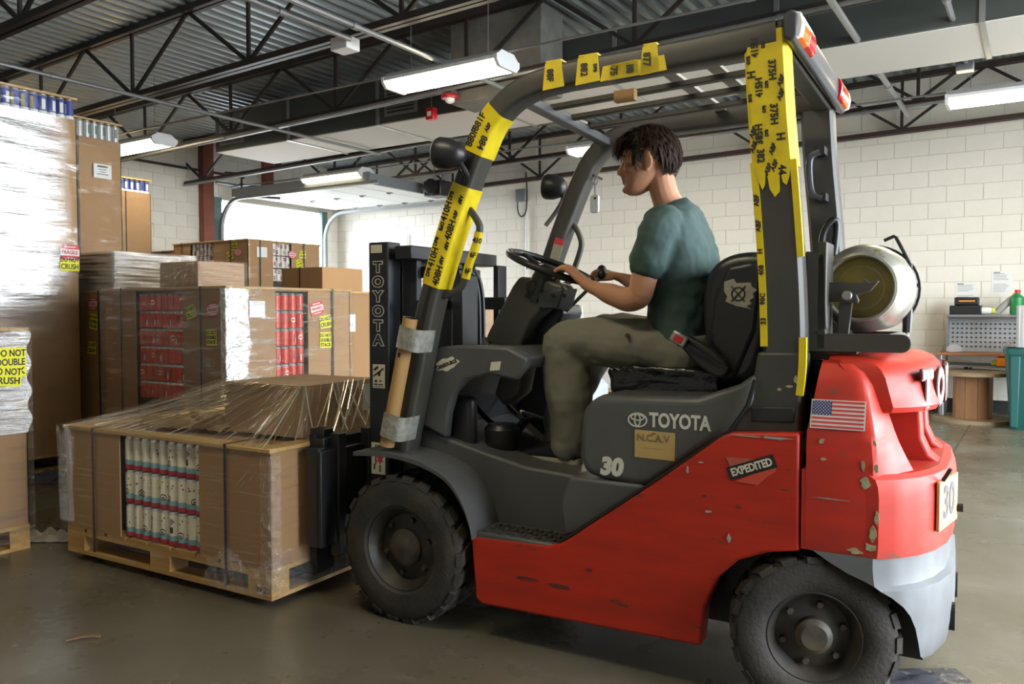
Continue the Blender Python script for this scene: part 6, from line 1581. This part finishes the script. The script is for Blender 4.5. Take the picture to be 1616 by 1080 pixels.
# blue-grey machine glimpsed behind the pedals
mc = thing('floor_machine', 'pale blue floor machine seen past the driver\'s feet', 'machine', (ony(770, 640, 5.6).x, 5.6, 0))
mw = ony(900, 640, 5.6).x - ony(770, 640, 5.6).x
MB().prism([(0, 0.05), (mw, .05), (mw, .62), (mw * .75, .80), (mw * .1, .80), (0, .6)], 0, .7).build('body', M('machine_blue', (.40, .44, .52), .35), mc, bevel=.03, seg=3)
for k in range(7): MB().box(mw * .62 + k * .03, mw * .62 + k * .03 + .014, -.004, .01, .42, .56).build('vent_slot', m_ink, mc)
MB().prism([(mw * .55, .60), (mw * .9, .66), (mw * .62, .72)], -.006, .01).build('dark_panel', m_ink, mc)
for x in (.15, mw - .15): MB().cyl((x, .02, .07), (x, .68, .07), .07, 14).build('roller', m_black, mc)

# ================================================================== WORK CORNER
bx = -1.02; by = 10.75
wt = thing('work_table', 'low work table with reddish top against the back wall', 'table', (bx, by, 0))
MB().box(0, 1.5, 0, .72, .735, .765).build('table_top', M('table_red', (.36, .14, .06), .5), wt, bevel=.004)
for x in (.05, 1.45):
    for y in (.06, .66): MB().cyl((x, y, 0), (x, y, .735), .022, 10).build('leg', m_galv, wt)
MB().box(.03, 1.47, .05, .67, .60, .62).build('shelf', m_galv, wt)
pg = thing('pegboard_rack', 'grey perforated rack with a shelf standing on the work table', 'rack', (bx + .07, by + .45, .765))
MB().box(0, 1.3, .12, .14, 0, .42).build('panel', M('rack_grey', (.30, .31, .31), .5), pg)
MB().box(0, 1.3, -.10, .12, .42, .45).build('shelf', m_galv, pg, bevel=.003)
dots = MB()
for i in range(24):
    for k in range(6): dots.box(.05 + i * .05, .05 + i * .05 + .018, .113, .121, .05 + k * .055, .05 + k * .055 + .018)
dots.build('perforations', m_ink, pg, fix=False)
for x in (0, 1.28): MB().box(x, x + .02, -.08, .12, 0, .42).build('upright', m_galv, pg)
zs_ = .765 + .45
rd = thing('toolbox', 'black toolbox with an orange stripe on the rack shelf', 'toolbox', (bx + .10, by + .36, zs_)); MB().box(0, .34, 0, .16, 0, .11).build('tray', m_black, rd, bevel=.01); MB().box(.05, .31, .01, .15, .11, .21).build('lid', m_black, rd, bevel=.015); MB().box(.10, .27, -.002, .01, .155, .17).build('stripe', M('stripe_orange', (.8, .28, .02), .5), rd)
def bottle(name, label, loc, r, h, mat, capm, rot=(0, 0, 0), neck=.35):
    t = thing(name, label, 'bottle', loc); t.rotation_euler = rot
    MB().lathe([(.001, 0), (r * .95, 0), (r, r * .1), (r, h * .68), (r * neck, h * .84), (r * neck, h * .88)], (0, 0, 0), 'z', 18).build('body', mat, t, smooth=40); MB().lathe([(r * neck * 1.15, h * .86), (r * neck * 1.15, h), (.001, h)], (0, 0, 0), 'z', 14).build('cap', capm, t, smooth=40); return t
m_by = M('bottle_yellow', (.62, .66, .10), .4)
bottle('spray_can', 'yellow-green spray can lying on the rack shelf', (bx + .36, by + .42, zs_ + .045), .042, .22, m_paper, m_by, (0, PI / 2, 0), .8)
bottle('spray_can', 'grey spray can with yellow cap leaning on the rack shelf', (bx + .60, by + .42, zs_ + .03), .04, .28, M('can_grey', (.35, .35, .33), .4), m_by, (0, math.radians(42), 0), .7)
bottle('oil_jug', 'green jug with a red cap at the right of the rack', (bx + .80, by + .38, zs_), .075, .29, M('jug_green', (.02, .22, .06), .35), M('cap_red', (.5, .03, .02), .4))
bottle('cleaner_bottle', 'white bottle with a yellow cap behind the film roll', (bx + .97, by + .40, zs_), .06, .26, m_paper, m_by)
fr_ = thing('film_roll', 'upright roll of clear stretch film on the green bin', 'film roll', (-.1, 10.3, .865)); MB().lathe([(.045, 0), (.11, 0), (.11, .45), (.045, .45)], (0, 0, 0), 'z', 24, cap=False).build('roll', M('roll_film', (.62, .65, .68), .2), fr_, smooth=40); MB().lathe([(.036, -.0), (.045, 0), (.045, .47), (.036, .47)], (0, 0, 0), 'z', 16, cap=False).build('core', m_card, fr_, smooth=40)
kb = thing('cardboard_tub', 'brown cardboard tub behind the film roll', 'tub', (bx + 1.05, by + .12, .765)); MB().lathe([(.001, 0), (.06, 0), (.06, .20), (.054, .20), (.054, .01)], (0, 0, 0), 'z', 18, cap=False).build('tub', m_card2, kb, smooth=40); MB().lathe([(.061, .16), (.061, .20)], (0, 0, 0), 'z', 18, cap=False).build('rim', m_card, kb)
tp_ = thing('tape_roll', 'roll of tan packing tape on the table edge', 'tape', (bx + .80, by + .10, .766)); MB().lathe([(.04, 0), (.075, 0), (.075, .05), (.04, .05)], (0, 0, 0), 'z', 20, cap=False).build('tape', M('tape_tan', (.5, .38, .2), .4), tp_, smooth=40); MB().lathe([(.038, 0), (.04, 0), (.04, .05), (.038, .05)], (0, 0, 0), 'z', 16, cap=False).build('core', m_card, tp_)
sc_ = thing('tape_gun', 'grey tape dispenser at the left end of the table', 'tool', (bx + .08, by + .08, .766)); MB().prism(chaikin([(0, 0), (.18, 0), (.20, .05), (.12, .10), (.04, .09)], 2), 0, .06).build('body', M('gun_grey', (.42, .42, .42), .4), sc_, bevel=.006); MB().box(.17, .23, .01, .05, 0, .02).build('blade', m_steel, sc_)
ob_ = thing('orange_box', 'bright orange box on the shelf of the work table', 'box', (bx + .62, by + .02, .62)); MB().box(0, .22, 0, .2, 0, .105).build('case', M('box_orange', (.85, .26, .01), .4), ob_, bevel=.008); MB().box(-.06, 0, .06, .14, .01, .06).build('latch', m_by, ob_, bevel=.006)
pb_ = MB(); 
def bagf(s, t): return (.5 * s, .22 * t, .10 * math.sin(PI * s) * math.sin(PI * t) + .02 * math.sin(19 * s + 13 * t) + .02 * math.cos(23 * t))
pbm = film_sheet(None, bagf, 18, 12, m_filmm, 'plastic_bag'); pbm.location = (bx + .66, by + .2, .79); pbm.rotation_euler = (math.radians(25), 0, 0); tag(pbm, 'crumpled clear plastic bag on the work table', 'bag')
# cable spool
sp_ = thing('cable_spool', 'wooden cable spool in front of the work table', 'spool', (-.62, 10.55, 0))
m_spool = M('spool_wood', (.40, .20, .09), .6, col2=(.33, .15, .06), vscale=4, stretch=(3, 3, .4)); m_flange = M('flange_wood', (.26, .19, .11), .7)
MB().lathe([(.001, 0), (.42, 0), (.42, .04), (.001, .04)], (0, 0, 0), 'z', 36, cap=False).build('flange', m_flange, sp_, smooth=30); MB().lathe([(.001, .53), (.42, .53), (.42, .57), (.001, .57)], (0, 0, 0), 'z', 36, cap=False).build('flange', m_flange, sp_, smooth=30)
for k in range(10):
    a0, a1 = 2 * PI * k / 10 + .012, 2 * PI * (k + 1) / 10 - .012; rr_ = .20
    MB().prism([(rr_ * math.cos(a0), rr_ * math.sin(a0)), (rr_ * math.cos(a1), rr_ * math.sin(a1)), ((rr_ - .02) * math.cos(a1), (rr_ - .02) * math.sin(a1)), ((rr_ - .02) * math.cos(a0), (rr_ - .02) * math.sin(a0))], .04, .53, 'xy').build('stave', m_spool, sp_)
# dark auger rods standing in the table's shade
cr = thing('steel_post', 'galvanized post standing left of the cable spool', 'post', (-.93, 10.62, 0)); MB().cyl((0, 0, 0), (0, 0, .62), .03, 12).build('post', m_galv, cr); MB().cyl((0, 0, 0), (0, 0, .03), .06, 12).build('foot', m_galv, cr)
ag = thing('auger_rod', 'black spiral rod standing behind the cable spool', 'rod', (-.72, 10.98, 0)); MB().cyl((0, 0, 0), (0, 0, .6), .025, 10).build('shaft', m_black, ag); MB().tube([(.05 * math.cos(t), .05 * math.sin(t), .03 + t * .022) for t in [k * .4 for k in range(64)]], .012, 6).build('spiral', m_black, ag)
# green bin
gb = thing('waste_bin', 'dark green plastic bin at the right edge of the picture', 'bin', (.0, 10.22, 0))
m_bin = M('bin_green', (.012, .085, .075), .45)
def binring(w, z, r=.07): return [(x, y, z) for x, y in rrect(w, w, r, 4)]
MB().rings([binring(.48, 0), binring(.60, .80), binring(.63, .80), binring(.635, .86), binring(.58, .86), binring(.46, .03)]).build('tub', m_bin, gb, smooth=35)
for k in (-.2, 0, .2): MB().prism([(k - .035, .03), (k + .035, .03), (k + .045, .78), (k - .045, .78)], -.31, -.235).build('rib', m_bin, gb, bevel=.01)
# notices on the wall
for (x0, y0, x1, y1, lab) in ((1508, 446, 1541, 480, 'lower left paper notice taped to the back wall'), (1565, 428, 1598, 462, 'upper right paper notice taped to the back wall')):
    a, b = ony(x0, y0, YB - .006), ony(x1, y1, YB - .006)
    nt_ = thing('paper_notice', lab, 'notice', ((a.x + b.x) / 2, YB - .006, (a.z + b.z) / 2)); w_, h_ = b.x - a.x, a.z - b.z
    MB().box(-w_ / 2, w_ / 2, -.001, .002, -h_ / 2, h_ / 2).build('sheet', m_paper, nt_)
    ln_ = MB(); rq = random.Random(x0)
    for k in range(13):
        zz = h_ / 2 - .04 - k * h_ / 15
        if k in (5, 6): continue
        ln_.box(-w_ / 2 + .02, w_ / 2 - .02 - rq.uniform(0, .07), -.0022, -.001, zz, zz + .006)
    ln_.box(-w_ / 2 + .02, -w_ / 2 + .09, -.0024, -.001, h_ / 2 - .03, h_ / 2 - .012); ln_.build('print', M('print_grey', (.32, .32, .34), .7), nt_)
# litter
q = onz(104, 1013, 0); q2 = onz(158, 1007, 0)
tag(MB().sweep(smoothpath([q + Vector((0, 0, .006)), q.lerp(q2, .5) + Vector((0, .012, .010)), q2 + Vector((0, 0, .006))], 4), [(-.007, -.003), (.007, -.003), (.007, .003), (-.007, .003)]).build('wood_splinter', M('splinter_brown', (.20, .11, .05), .7)), 'thin wood splinter on the floor in the foreground', 'splinter')
def trash(px, py, w, d, h, mat, label, seed, name='plastic_scrap'):
    c = onz(px, py, 0); r = random.Random(seed); ph = [r.uniform(0, 6) for _ in range(6)]
    def fn(s, t): return (w * (s - .5), d * (t - .5), .004 + h * math.sin(PI * s) * math.sin(PI * t) * (.5 + .5 * math.sin(17 * s + ph[0]) * math.sin(13 * t + ph[1])) + .02 * h * math.sin(40 * s + 33 * t))
    o = MB().grid(fn, 26, 14).build(name, mat, smooth=30, fix=False); o.location = c; o.rotation_euler = (0, 0, .6); return tag(o, label, 'plastic scrap')
trash(78, 758, .55, .30, .09, M('scrap_dark', (.05, .05, .06), .2, bump=.6, bscale=20), 'crumpled dark plastic beside the tall load', 1)
trash(78, 852, .42, .12, .07, M('scrap_white', (.6, .58, .52), .35, bump=.6, bscale=30), 'bunched white plastic on the floor left of the fork load', 2)
trash(1388, 1072, .6, .14, .03, M('scrap_dark', (.05, .05, .06), .2), 'dark plastic strip on the floor behind the rear wheel', 3)
